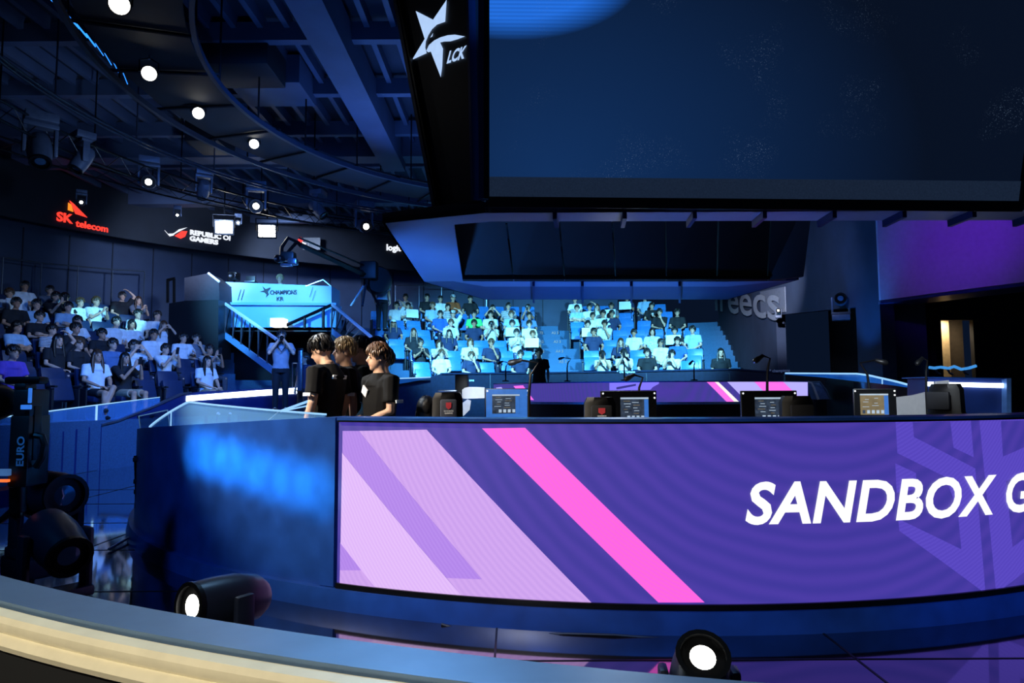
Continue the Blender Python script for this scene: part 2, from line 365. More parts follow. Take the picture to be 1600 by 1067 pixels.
gp(3, .017, [(534, 847), (567, 890), (533.5, 890)]); gp(2, .017, [(533.5, 890), (567, 890), (592, 921), (533, 917)])
gp(4, .014, [(754, 669), (821, 668), (1100, 940), (1028, 940)])
def q(x, y): return (1100+x*.3187, 620+y*.3187)
gp(5, .014, [q(930, 102), q(1296, 95), q(1312, 295), q(1214, 248), q(1198, 120), q(1015, 124), q(1020, 196), q(1320, 350), q(1370, 962), q(950, 655), q(944, 596), q(1252, 745), q(1235, 560), q(1175, 392), q(940, 275)])
gp(5, .014, [q(930, 325), q(1030, 372), q(1036, 450), q(936, 470)])
gp(5, .014, [q(1338, 94), q(1700, 85), q(1700, 112), q(1445, 118), q(1455, 292), q(1700, 180), q(1700, 300), q(1470, 412), q(1502, 735), q(1800, 490), q(1800, 640), q(1422, 962)])
scr = mb.build('screen', LP, lw, False, False)
mb = MB(); cap = 262*.3187/1.0
t0, zl = NW.hit(1163, 815); t1, zr = NW.hit(1556, 803)
tm = text_mesh('SANDBOX GAMING', .335, bold=.009, shear=.22, spacing=1.04, align='LEFT')
b = bmesh.new(); b.from_mesh(tm)
xs = [v.co.x for v in b.verts]; k7 = text_mesh('SANDBOX', .335, bold=.009, shear=.22, spacing=1.04, align='LEFT'); w7 = max(v.co.x for v in k7.vertices)-min(xs)
kx = (t1-t0)/w7; x0 = min(xs)
for v in b.verts: v.co.x = t0+(v.co.x-x0)*kx; v.co.y = (zl+zr)/2+.004+v.co.y
cyl_flat(mb, b, NW, .019); mb.build('lettering', LP[6], lw, False, False)
# frame, plinth and top rail
mb = MB()
for z0, z1 in ((zb-.035, zb), (zt, zt+.012)): mb.arc([(RS-.02, z0), (RS+.03, z0), (RS+.03, z1), (RS-.02, z1)], th_l, th_r, 64)
mb.build('frame', M_BLACKM, lw)
mb = MB(); mb.arc([(RS-.25, zt+.012), (RS+.035, zt+.012), (RS+.035, zt+.03), (RS-.25, zt+.03)], th_l, th_r, 64); mb.build('top_rail', M_NAVY, lw)
mb = MB(); mb.arc([(RS-.1, zb-.035), (RS+.05, zb-.035), (RS+.07, .055), (RS+.07, .0), (RS-.1, .0)], th_l-.9, th_r, 100); mb.build('plinth', M_NAVY, lw)
mb = MB(); mb.arc([(RS-.25, 0.02), (RS-.02, .02), (RS-.02, zt+.012), (RS-.25, zt+.012)], th_l, th_r, 64); mb.build('wall_core', M_BLACK, lw)
tp0 = NW.th(506)
mb = MB(); mb.arc([(RS-.22, zb-.03), (RS+.02, zb-.03), (RS+.02, zt+.03), (RS-.22, zt+.03)], tp0, th_l-.004, 8); mb.build('end_post', M_NAVY, lw)
# cable lying over the plinth
cb = []
for px, py in ((690, 975), (720, 985), (752, 1000), (790, 1006), (825, 1001), (850, 992), (880, 990), (960, 992), (1060, 1000)):
    th, z = ring(RS+.10).hit(px, py); cb.append(ring(RS+.10).p(th, max(z, .02)))
mb = MB(); mb.tube(cb, .008, 6); tag(mb.build('cable', M_BLACK), 'black cable drooping along the blue plinth below the LED screen', 'cable')
# blue lacquered drum wall to the left of the screen with a sloping top, and the acrylic on it
th_d = NW.th(214); th_far = math.radians(-125)
def ztop(th):
    t = min(max((tp0-th)/(tp0-th_d), 0), 1.6); return zt+.03-.20*t
dw = thing('drum_wall', 'blue lacquered curved wall left of the LED screen, lit by a blue streak', 'wall', pol(th_d, RS, 0))
mb = MB(); mb.arc(lambda t: [(RS-.22, .02), (RS, .02), (RS, ztop(tp0+(th_far-tp0)*t)), (RS-.22, ztop(tp0+(th_far-tp0)*t))], tp0, th_far, 80); mb.build('panel', M_NAVY, dw)
gl = thing('acrylic_screen', 'clear blue acrylic rail with glowing edge on the drum wall', 'glass', pol(th_d, RS, 1.2))
def gtop(t):                                         # t 0 at the post, 1 at the tip
    return .012+.17*min(t/.62, 1)-(.18*max(0, t-.62)/.38)
ga, gb = tp0, NW.th(232)
mb = MB(); mb.arc(lambda t: [(RS-.03, ztop(ga+(gb-ga)*t)), (RS-.015, ztop(ga+(gb-ga)*t)), (RS-.015, ztop(ga+(gb-ga)*t)+gtop(t)), (RS-.03, ztop(ga+(gb-ga)*t)+gtop(t))], ga, gb, 40); mb.build('pane', M_GLASS, gl)
mb = MB(); mb.arc(lambda t: [(RS-.032, ztop(ga+(gb-ga)*t)+gtop(t)), (RS-.013, ztop(ga+(gb-ga)*t)+gtop(t)), (RS-.013, ztop(ga+(gb-ga)*t)+gtop(t)+.012), (RS-.032, ztop(ga+(gb-ga)*t)+gtop(t)+.012)], ga, gb, 40); mb.build('edge', M_EDGE, gl)
mb = MB(); tj = .75; thj = ga+(gb-ga)*tj; mb.tube([ring(RS-.02).p(thj, ztop(thj)), ring(RS-.02).p(thj, ztop(thj)+gtop(tj))], .006, 6); mb.build('edge', M_EDGE, gl)
# far-left acrylic fin on the stage edge behind the drum
gl2 = thing('acrylic_screen', 'thin angled acrylic fin behind the drum wall, left of the standing team', 'glass', at(470, 640, 11.2))
P = [at(437, 643, 10.6), at(500, 630, 11.8), at(503, 619, 11.8)]
mb = MB(); mb.prism([P[0], P[1], P[2]], .02, (0, 1, 0)); mb.build('pane', M_GLASS, gl2, False)
mb = MB(); mb.tube([P[0], P[2]], .02, 6); mb.build('edge', M_EDGE, gl2)
mb = MB(); mb.tube([P[0], P[1]], .012, 6); mb.build('edge', M_EDGE, gl2)
mb = MB(); mb.tube([at(437, 643, 10.6), at(404, 672, 9.6)], .022, 6); mb.build('edge', M_STEEL, gl2)

# ------------------------------------------------------------------ outer ring: near ledge, left barrier with glass, lit band, far barrier
lg = thing('front_ledge', 'grey metal counter with cream padded edge curving across the foreground', 'counter', pol(-.1, 8.9, 0))
LT0, LT1 = math.radians(-50), math.radians(34); LC = Cyl(1.53, 6.47, 5.5)
mb = MB(); mb.arc([(5.5, .955), (5.5, 1.0), (5.605, 1.0), (5.605, .955)], LT0, LT1, 80, LC); mb.build('counter_top', mat('ledge_metal', (112, 140, 172), .36, .55, var=.06, scale=10), lg)
mb = MB(); mb.arc([(5.53, 0), (5.53, .955), (5.6, .955), (5.6, 0)], LT0, LT1, 80, LC); mb.build('front_panel', M_BLACK, lg)
pr = [(8.925, .99)]
for k in range(7): a = -PI/2+PI*k/6; pr.append((8.965+.018*cos(a), .968+.018*sin(a)))
pr = [(5.612, .925), (5.64, .923), (5.657, .930), (5.662, .942), (5.656, .952), (5.645, .957), (5.650, .965), (5.649, .979), (5.640, .988), (5.612, .990)]
mb = MB(); mb.arc(pr, LT0, LT1, 80, LC); mb.build('edge_padding', M_CREAM, lg)
mb = MB(); mb.arc([(5.61, .0), (5.645, .0), (5.645, .918), (5.61, .918)], LT0, LT1, 80, LC); mb.build('kick_panel', mat('kick_black', (8, 9, 11), .8), lg)

RL = 9.35
lb = thing('ring_barrier', 'dark blue lacquered barrier before the left stand with white light strip', 'barrier', pol(math.radians(-110), RL, 0))
def seg(px0, px1, r=RL): return thf(px0, r), thf(px1, r)
def zline(px, py, r=RL): return ring(r).hit(px, py, True)[1]
def band(name, m, parent, knots, r0, r1, bottom=None, n=14):
    # knots: (px, y_top, y_bottom) along the far side of the ring
    mb = MB()
    rows = []
    for (pa, ta, ba), (pb, tb, bb) in zip(knots[:-1], knots[1:]):
        for i in range(n+1):
            if i == 0 and rows: continue
            t = i/n; px = pa+(pb-pa)*t; th, z1 = ring(r0).hit(px, ta+(tb-ta)*t, True)
            z0 = bottom if bottom is not None else ring(r0).hit(px, ba+(bb-ba)*t, True)[1]
            rows.append([ring(r0).p(th, z0), ring(r0).p(th, z1), ring(r1).p(th, z1), ring(r1).p(th, z0)])
    mb.grid(rows); return mb.build(name, m, parent)
band('barrier_panel', M_NAVY2, lb, [(-60, 703, 0), (0, 690, 0), (160, 664, 0), (185, 658, 0), (240, 636, 0), (285, 616, 0), (315, 612, 0), (500, 602, 0), (600, 596, 0)], RL, RL+.14, 0.0)
band('light_strip', M_LEDW, lb, [(292, 618.5, 627), (400, 610, 619), (500, 603.5, 612.5), (520, 602, 611)], RL-.02, RL+.01)
band('cap_rail', M_STEEL, lb, [(160, 662, 665), (185, 656, 659), (240, 634, 637), (285, 614, 617), (300, 612, 614)], RL-.03, RL+.05)
gl3 = thing('acrylic_screen', 'long clear acrylic rail with glowing edge before the left stand', 'glass', pol(math.radians(-100), RL, .8))
band('pane', M_GLASS, gl3, [(-60, 660, 703), (0, 651.5, 690), (152, 632, 665)], RL+.05, RL+.065)
band('pane', M_GLASS, gl3, [(152.5, 632, 665), (185, 628.5, 658), (250, 620, 630)], RL+.05, RL+.065)
band('edge', M_EDGE, gl3, [(-60, 660, 662), (0, 651.5, 653.5), (152, 632, 633.6), (250, 620, 621)], RL+.045, RL+.07)
band('edge', M_EDGE, gl3, [(151, 633, 664), (153, 633, 664)], RL+.045, RL+.07)
band('edge', mat('dim_acrylic_edge', (70, 130, 220), .3, emit=.6), gl3, [(-60, 702, 704.5), (0, 689, 691.5), (152, 664.5, 666), (185, 657.5, 659)], RL+.045, RL+.07)
# far barrier
RB = 9.05
fb = thing('far_barrier', 'dark navy barrier wall before the far stand, above the far desk', 'barrier', pol(PI, RB, 0))
band('barrier_panel', mat('barrier_navy', (20, 30, 54), .4, .2, var=.2), fb, [(600, 603, 0), (672, 589, 0), (690, 584, 0), (840, 583, 0), (1000, 580, 0), (1150, 577, 0), (1226, 580, 0)], RB, RB+.12, 0.0, 6)
band('cap_rail', mat('rail_navy', (34, 48, 80), .35, .6), fb, [(690, 582.5, 585), (840, 581.5, 584), (1000, 578.5, 581), (1150, 575.5, 578), (1228, 582, 584)], RB-.03, RB+.15)
for px in (766, 1010, 1140):
    th, z = ring(RB-.005).hit(px, 590, True); mb = MB(); mb.tube([ring(RB-.01).p(th, z-.5), ring(RB-.01).p(th, z+.12)], .012, 6); mb.build('seam', M_GREYM, fb)
mb = MB()
for px, py in ((727, 594), (978, 581), (837, 584), (1218, 573)):
    th, z = ring(RB-.04).hit(px, py, True)
    if px == 1218: z -= .1
    put_text(mb, '* champions', .10, ring(RB-.04).p(th, z-.03), (-cos(th), -sin(th), 0), (0, 0, 1), bold=.002)
mb.build('lettering', mat('pale_print', (190, 205, 225), .5), fb, False)
gl4 = thing('acrylic_screen', 'bright blue wedge of acrylic on the far right stage edge', 'glass', at(1300, 590, 15.5))
def wedge(parent, top, bot, r, mp, me):
    band('pane', mp, parent, [(a[0], a[1], b[1]) for a, b in zip(top, bot)], r, r+.02, None, 6)
    band('edge', me, parent, [(a[0], a[1]-1.2, a[1]+.6) for a in top], r-.01, r+.03, None, 6)
M_BGLASS = mat('lit_blue_acrylic', (30, 110, 235), .15, emit=.42, var=.35, scale=1.2)
WT = [(1227, 583), (1290, 583.5), (1338, 583.8), (1356, 586), (1400, 596), (1445, 608)]; WB = [(1227, 585), (1290, 590), (1338, 595.5), (1356, 597), (1400, 602.5), (1445, 609.5)]
def wedge_y(i): return (15.0, 14.4, 13.2, 12.4, 11.7, 11.4)[i]
mb = MB(); mb.grid([[at(*WT[i], wedge_y(i)) for i in range(6)], [at(*WB[i], wedge_y(i)) for i in range(6)]], False, False)
r_ = bmesh.ops.extrude_face_region(mb.bm, geom=mb.bm.faces[:]); bmesh.ops.translate(mb.bm, verts=[v for v in r_['geom'] if isinstance(v, bmesh.types.BMVert)], vec=(0, .03, 0)); mb.build('pane', M_BGLASS, gl4)
mb = MB(); mb.tube([at(*WT[i], wedge_y(i)) for i in range(6)], .018, 6); mb.build('edge', M_EDGE, gl4)
mb = MB(); mb.tube([at(1378.5, 591, 11.75), at(1378.5, 600, 11.75)], .012, 6); mb.build('edge', M_EDGE, gl4)
sb = thing('side_barrier', 'black barrier wall under the bright blue acrylic wedge at right', 'barrier', at(1340, 620, 12))
mb = MB(); mb.grid([[at(*WB[i], wedge_y(i)+.01) for i in range(6)], [Vector((*at(*WB[i], wedge_y(i)+.01).xy, .05)) for i in range(6)]], False, False)
r_ = bmesh.ops.extrude_face_region(mb.bm, geom=mb.bm.faces[:]); bmesh.ops.translate(mb.bm, verts=[v for v in r_['geom'] if isinstance(v, bmesh.types.BMVert)], vec=(0, .12, 0)); mb.build('barrier_panel', M_BLACK, sb)
gl5 = thing('acrylic_screen', 'blue acrylic wedge lettered with seat numbers, right of the standing team', 'glass', at(640, 594, 16.5))
wedge(gl5, [(612, 592), (640, 591), (673, 589.5)], [(612, 601.5), (640, 597), (673, 590.5)], 8.9, M_BGLASS, M_EDGE)
# ------------------------------------------------------------------ hanging screen cluster
ZS = 3.2
M_SOFF = mat('soffit_panel', (150, 160, 190), .45, var=.05, scale=2); M_SOFF2 = mat('soffit_panel_shaded', (86, 96, 132), .5, var=.06, scale=2)  # second is the same panel, shade of the far outer part put into its colour
M_FASC = mat('collar_fascia', (46, 46, 54), .5, var=.1)
hc = thing('hanging_screen_rig', 'huge hanging screen rig with dark blue screen and blue lit soffit', 'screen', (1.5, 9.7, ZS))
def screen_mat():
    m = bpy.data.materials.new('rig_screen'); m.use_nodes = True; nt = m.node_tree; b = nt.nodes['Principled BSDF']
    b.inputs['Base Color'].default_value = (.006, .010, .02, 1); b.inputs['Roughness'].default_value = .42
    tc = nt.nodes.new('ShaderNodeTexCoord')
    def grad(cx, cz, sx, sz, inner=0.0):
        mp = nt.nodes.new('ShaderNodeMapping'); mp.vector_type = 'TEXTURE'; mp.inputs['Location'].default_value = (cx, 0, cz); mp.inputs['Scale'].default_value = (sx, 100, sz)
        g = nt.nodes.new('ShaderNodeTexGradient'); g.gradient_type = 'SPHERICAL'
        nt.links.new(tc.outputs['Object'], mp.inputs[0]); nt.links.new(mp.outputs[0], g.inputs[0]); return g.outputs['Fac']
    def mixc(f, a, bcol):
        x = nt.nodes.new('ShaderNodeMix'); x.data_type = 'RGBA'; nt.links.new(f, x.inputs[0])
        if isinstance(a, tuple): x.inputs[6].default_value = (*srgb(a), 1)
        else: nt.links.new(a, x.inputs[6])
        x.inputs[7].default_value = (*srgb(bcol), 1); return x.outputs[2]
    c = mixc(grad(.6, .25, 3.6, 2.6), (8, 17, 34), (17, 48, 94))          # broad glow of the picture on screen
    wv = nt.nodes.new('ShaderNodeTexWave'); wv.bands_direction = 'Z'; wv.inputs['Scale'].default_value = 9; nt.links.new(tc.outputs['Object'], wv.inputs['Vector'])
    def math_(op, a, v):
        n = nt.nodes.new('ShaderNodeMath'); n.operation = op; n.use_clamp = True; nt.links.new(a, n.inputs[0])
        if isinstance(v, float): n.inputs[1].default_value = v
        else: nt.links.new(v, n.inputs[1])
        return n.outputs[0]
    blob = math_('MULTIPLY', grad(.20, 2.02, 1.2, .56), 3.0)
    blob = math_('MULTIPLY', blob, math_('ADD', math_('MULTIPLY', wv.outputs['Fac'], .25), .75))
    c = mixc(blob, c, (36, 112, 226))
    nz = nt.nodes.new('ShaderNodeTexNoise'); nz.inputs['Scale'].default_value = 95; nz.inputs['Detail'].default_value = 2; nt.links.new(tc.outputs['Object'], nz.inputs['Vector'])
    n2 = nt.nodes.new('ShaderNodeTexNoise'); n2.inputs['Scale'].default_value = 1.3; n2.inputs['Detail'].default_value = 3; nt.links.new(tc.outputs['Object'], n2.inputs['Vector'])
    sp = math_('MULTIPLY', math_('SUBTRACT', nz.outputs['Fac'], .62), 6.0); sp = math_('MULTIPLY', sp, math_('MULTIPLY', math_('SUBTRACT', n2.outputs['Fac'], .54), 5.0))
    c = mixc(math_('MULTIPLY', sp, .6), c, (130, 160, 200))                 # dust specks on the panel face
    nt.links.new(c, b.inputs['Emission Color']); b.inputs['Emission Strength'].default_value = 1.0
    return m
BL = at(764, 311, 6.5); BR = at(1589, 318, 6.5); TL = at(764, 0, 6.1); TR = at(1632, 0, 6.1)
up = TL-BL; TL2 = BL+up*1.25; TR2 = BR+(TR-BR)*1.25
# main screen: object at its lower-left corner so that the picture maps in screen coordinates
xd = (BR-BL).normalized(); zd = (up-xd*up.dot(xd)).normalized(); yd = zd.cross(xd)
SM = Matrix.Translation(BL) @ Matrix((xd, yd, zd)).transposed().to_4x4(); SI = SM.inverted()
mb = MB(); mb.prism([SI @ p for p in (BL, BR, TR2, TL2)], .25, (0, 1, 0))
o = loc_part('screen', mb.mesh('screen', screen_mat(), False), hc); o.matrix_local = parent_matrix(hc).inverted() @ SM
mb = MB(); off = -yd*.035
def bar(mb, a, b, wdt, dep, nrm):
    a = Vector(a); b = Vector(b); d = (b-a).normalized(); nrm = Vector(nrm); s_ = d.cross(nrm).normalized()*wdt/2; n_ = nrm.normalized()*dep
    mb.prism([a-s_, a+s_, b+s_, b-s_], 1.0, n_)
bar(mb, BL-xd*.02, TL2-xd*.02, .05, .06, -yd); mb.build('frame', M_BLACKM, hc, False)
mb = MB(); bar(mb, BL-xd*.07, TL2-xd*.07, .05, .10, -yd); mb.build('frame', M_NAVY2, hc, False)
mb = MB(); bar(mb, BR+xd*.03, TR2+xd*.03, .06, .06, -yd); mb.build('frame', M_BLACKM, hc, False)
mb = MB(); bar(mb, BL-zd*.03, BR-zd*.03, .10, .08, -yd); mb.build('frame', M_BLACK, hc, False)
mb = MB(); bar(mb, BL+zd*.11, BR+zd*.11, .20, .02, -yd); mb.build('lower_band', mat('band_navy', (24, 36, 56), .5, scale=60, emit=.9), hc, False)
# panel with the emblem on the left
pBR = at(748, 313, 6.55); pBL = at(684, 327, 6.98); pTR = at(741, 0, 6.18); pTL = at(622, 0, 6.62)
PP = Pln(pBR, pBL, pTR); pTL = PP.hit(622, 0); pBL = PP.hit(684, 327); pTR2 = pBR+(pTR-pBR)*1.25; pTL2 = pBL+(pTL-pBL)*1.25
mb = MB(); mb.prism([pBR, pBL, pTL2, pTR2], .12, -PP.n); mb.build('side_panel', mat('emblem_panel', (26, 29, 38), .5, var=.08), hc, False)
for (a, b, w_, m) in ((pBL, pTL2, .05, M_GREYM), (pBL.lerp(pBR, .10), pTL2.lerp(pTR2, .05), .025, M_BLACKM), (pBR.lerp(pBL, .04), pTR2.lerp(pTL2, .03), .05, M_BLACKM)):
    mb = MB(); bar(mb, a, b, w_, .05, PP.n); mb.build('frame', mat('frame_grey', (60, 68, 88), .45, .5) if m is M_GREYM else m, hc, False)
mb = MB(); bar(mb, pBR, pTR2, .03, .09, PP.n); mb.build('frame', M_NAVY2, hc, False)
def E(x, y): return PP.hit(600+x*.3185, y*.3185, .012)
M_EMB = mat('lit_emblem', (178, 208, 250), .4, emit=1.0, var=.04)
mb = MB()
for poly in ([(160, 55), (245, 98), (312, 0), (305, 108), (265, 122), (240, 145), (222, 175), (210, 205), (207, 235), (214, 262), (142, 295), (204, 192)],
             [(212, 250), (225, 222), (250, 200), (282, 184), (318, 174), (352, 171), (402, 180), (365, 194), (330, 204), (300, 205), (280, 210), (294, 240), (290, 330), (283, 380), (234, 254), (222, 258)],
             [(231, 186), (245, 163), (242, 180)]):
    mb.face([E(*p) for p in poly])
xt = (E(400, 240)-E(310, 270)).normalized(); yt = (E(310, 250)-E(310, 310)).normalized()
put_text(mb, 'LCK', .165, E(310, 312), E(390, 285)-E(310, 310), E(325, 262)-E(312, 312), bold=.006, align='LEFT', sx=.82)
for f in mb.bm.faces:
    pass
mb.build('emblem', M_EMB, hc, False, False)
# collar: outline at soffit height, as seen from below
def G(px, py): p = at_z(px, py, ZS); return Vector((p.x, p.y, ZS))
out = [Vector((5.9, 6.575, ZS)), Vector((-.26, 6.56, ZS)), G(597, 348), G(660, 440), G(757, 468), G(1137, 468), G(1248, 437)]
inn = [Vector((5.9, 6.99, ZS)), Vector((-.21, 6.93, ZS)), G(709, 351), G(723, 439), G(757, 440), G(1137, 440), G(1222, 439)]
NP = [9, 1, 1, 1, 5, 1]
for k in range(6):
    n = NP[k]
    for i in range(n):
        a, b = out[k].lerp(out[k+1], i/n), out[k].lerp(out[k+1], (i+1)/n); c, d = inn[k].lerp(inn[k+1], (i+1)/n), inn[k].lerp(inn[k+1], i/n)
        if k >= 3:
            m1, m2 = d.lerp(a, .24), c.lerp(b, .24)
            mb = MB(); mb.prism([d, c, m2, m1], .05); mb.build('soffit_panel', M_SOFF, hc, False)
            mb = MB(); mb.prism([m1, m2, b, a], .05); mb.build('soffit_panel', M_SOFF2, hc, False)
        else:
            mb = MB(); mb.prism([a, b, c, d], .05); mb.build('soffit_panel', M_SOFF, hc, False)
        if i > 0:
            mb = MB(); mb.prism([a+Vector((-.02, 0, -.07)), a+Vector((.02, 0, -.07)), d+Vector((.02, 0, -.07)), d+Vector((-.02, 0, -.07))], .08); mb.build('rib', M_NAVY2, hc, False)
for k in range(6):
    a, b = out[k], out[k+1]; h = Vector((0, 0, .10)); ctr = Vector((1.5, 9.7, ZS)); ins = lambda p: p+(ctr-p).normalized()*.03
    mb = MB(); mb.prism([a, b, b+h, a+h], .03, (ctr-(a+b)/2).normalized()); mb.build('fascia', M_FASC, hc, False)
# sloping top of the collar up to the screens
mb = MB(); h = Vector((0, 0, .1)); mb.face([out[1]+h, out[2]+h, pBL+Vector((0, .05, .02)), pBR+Vector((0, .05, .02))]); mb.face([out[0]+h, out[1]+h, BL, BR+Vector((.8, 0, 0))]); mb.build('collar_top', M_FASC, hc, False)
# inner black screens facing the stage
M_INS = mat('screen_off', (5, 6, 8), .55, var=.3, scale=3)
fbL, fbR, fbE = G(723, 438), G(1200, 438), G(1243, 437)+Vector((0, -.3, 0))
ftL, ftR, ftE = at(706, 330, 10.0), at(1206, 330, 10.0), at(1268, 330, 9.8)
for nm, qd in (('inner_screen', (fbL, fbR, ftR, ftL)), ('inner_screen', (fbR, fbE, ftE, ftR))):
    base, top = qd[:2], qd[2:]
    e = [qd[0], qd[1], qd[1].lerp(qd[2], 1.4), qd[0].lerp(qd[3], 1.4)]
    for i in range(6 if nm and qd[0] is fbL else 1):
        n = 6 if qd[0] is fbL else 1; g = .004 if n > 1 else 0
        p0, p1, p2, p3 = e[0].lerp(e[1], i/n+g*.1), e[0].lerp(e[1], (i+1)/n-g), e[3].lerp(e[2], (i+1)/n-g), e[3].lerp(e[2], i/n+g)
        mb = MB(); mb.prism([p0, p1, p2, p3], .08, (0, 1, 0)); mb.build('inner_screen', M_INS, hc, False)
mb = MB(); bar(mb, fbL+Vector((0, -.02, .03)), fbR+Vector((0, -.02, .03)), .05, .05, (0, -1, 0)); mb.build('frame', M_BLACKM, hc, False)
for x, y in ((.3, 10.6), (3.3, 10.6), (.3, 7.6), (3.6, 7.6)):
    mb = MB(); mb.tube([(x, y, 4.4), (x, y, CEZ+.2)], .06, 8); mb.build('hanger', M_BLACKM, hc)
mb = MB(); mb.box((1.6, 9.2, 5.2), (3.9, 2.2, 1.2)); mb.build('core', M_BLACK, hc, False)

# ------------------------------------------------------------------ ceiling trusses and lamps
def truss(name, label, r, z, t0, t1, w_=.30, hgt=.30, n=60, m=M_BLACKM):
    t = thing(name, label, 'truss', pol((t0+t1)/2, r, z))
    for dr, dz in ((0, 0), (0, hgt)):
        mb = MB(); mb.tube([pol(t0+(t1-t0)*i/n, r+dr, z+dz) for i in range(n+1)], .022, 6); mb.build('chord', m, t)
    mb = MB(); k = n
    for i in range(k):
        a, b = t0+(t1-t0)*i/k, t0+(t1-t0)*(i+1)/k; s_ = 1 if i % 2 else -1
        mb.tube([pol(a, r, z+hgt*(i % 2)), pol(b, r, z+hgt*(1-i % 2))], .009, 4)
    o = mb.build('brace', m, t); o['kind'] = 'stuff'
    for i in range(2, n, 7):
        a = t0+(t1-t0)*i/n; mb = MB(); mb.tube([pol(a, r, z+hgt), pol(a, r, CEZ+.2)], .014, 5); mb.build('hanger', m, t)
    return t
RD = math.radians
M_TR = mat('truss_blue_black', (30, 38, 54), .5, .3)
trs = [('inner curved truss carrying the round stage lamps, left of the screen', 5.45), ('outer curved truss edged with blue reflected streaks, upper left', 6.85)]
T = []
for lb_, r in trs:
    t = thing('lighting_ring', lb_, 'truss', pol(RD(-90), r, 5.85)); T.append(t)
    mb = MB(); mb.arc([(r-.03, 5.86), (r+.03, 5.86), (r+.03, 5.94), (r-.03, 5.94)], RD(-25), RD(-178), 90); mb.build('rail', M_TR, t)
    for k in range(11):
        a = RD(-30-14*k); mb = MB(); mb.tube([pol(a, r, 5.95), pol(a, r, CEZ+.2)], .015, 5); mb.build('hanger', M_BLACKM, t)
for k in range(9):
    px, py = 84+11.8*k, -4+15*k; rr = ring(6.93)
    th, z = rr.hit(px, 10+13.2*k)[0], 5.88
    a = thf(92+11*k, 6.93) if False else None
for k in range(10):
    q0, q1 = [ring(6.92).p(*ring(6.92).hit(px, py, True)) for px, py in ((62+14.5*k, -18+13.6*k+k*k*.12), (86+12.6*k, 4+13.1*k+k*k*.12))]; mb = MB(); mb.tube([q0, q1], .011 if k < 6 else .006, 6); mb.build('reflected_streak', M_BLUESTREAK, T[1])  # reflections built as thin glowing strips, no real tubes
for k in range(12):
    a = RD(-40-11*k); mb = MB(); mb.tube([pol(a, 5.4, 5.97), pol(a, 6.9, 5.97)], .025, 5); mb.build('cross_bar', M_BLACKM, T[0])
mb = MB(); mb.arc([(5.55, 6.0), (6.75, 6.0), (6.75, 6.04), (5.55, 6.04)], RD(-25), RD(-175), 90); mb.build('soffit_board', mat('soffit_board', (20, 23, 30), .8), T[0])
truss('lighting_truss', 'curved lighting truss with hanging moving heads over the left stand', 9.0, 5.62, RD(-62), RD(-170))
truss('lighting_truss', 'curved truss running behind the round lamps, higher than the moving heads', 8.2, 5.95, RD(-62), RD(-172), .2, .06, 60, M_TR)
truss('lighting_truss', 'outermost curved truss above the back wall signs', 12.2, 6.45, RD(-75), RD(-172), .25, .25)

def aimed(loc, target): return (Vector(target)-Vector(loc)).normalized()
def can_lamp(px, py, r, label, tgt, s=1.0, lit=M_LAMP):
    th, z = ring(r).hit(px, py, True); P = ring(r).p(th, z)
    t = thing('stage_lamp', label, 'lamp', P, 'round lamps on the lighting ring'); d = aimed(P, tgt)
    mb = MB(); mb.lathe([(.02, -.30*s), (.09*s, -.29*s), (.10*s, -.10*s), (.13*s, -.02*s), (.13*s, .0), (.115*s, .0), (.11*s, -.04*s), (.02, -.05*s)], P, d, 18); mb.build('housing', M_BLACKM, t)
    mb = MB(); mb.lathe([(.001, .005), (.07*s, .0), (.112*s, -.03*s), (.001, -.035*s)], P-d*.0, d, 18); mb.build('lens', lit, t)
    for sx in (-1, 1):
        sd = d.cross(Vector((0, 0, 1))).normalized()*sx*.14*s; mb = MB(); mb.tube([P-d*.12*s+sd, P-d*.12*s+sd+Vector((0, 0, .2*s)), P-d*.12*s+Vector((0, 0, .26*s))], .012*s, 5); mb.build('yoke_arm', M_BLACKM, t)
    mb = MB(); mb.tube([P-d*.12*s+Vector((0, 0, .24*s)), P-d*.12*s+Vector((0, 0, .36*s))], .02*s, 6); mb.build('clamp', M_GREYM, t)
for i, (px, py) in enumerate(((175, 4), (233, 115), (310, 177), (397, 225))):
    can_lamp(px, py, 6.15, ['white lamp on the lighting ring at the top edge of view', 'white lamp on the lighting ring, second one down from the top', 'white lamp on the lighting ring, third one down from the top', 'white lamp on the lighting ring, fourth and farthest down'][i], (-.3, 1.2, 1.6), .86-.05*i)
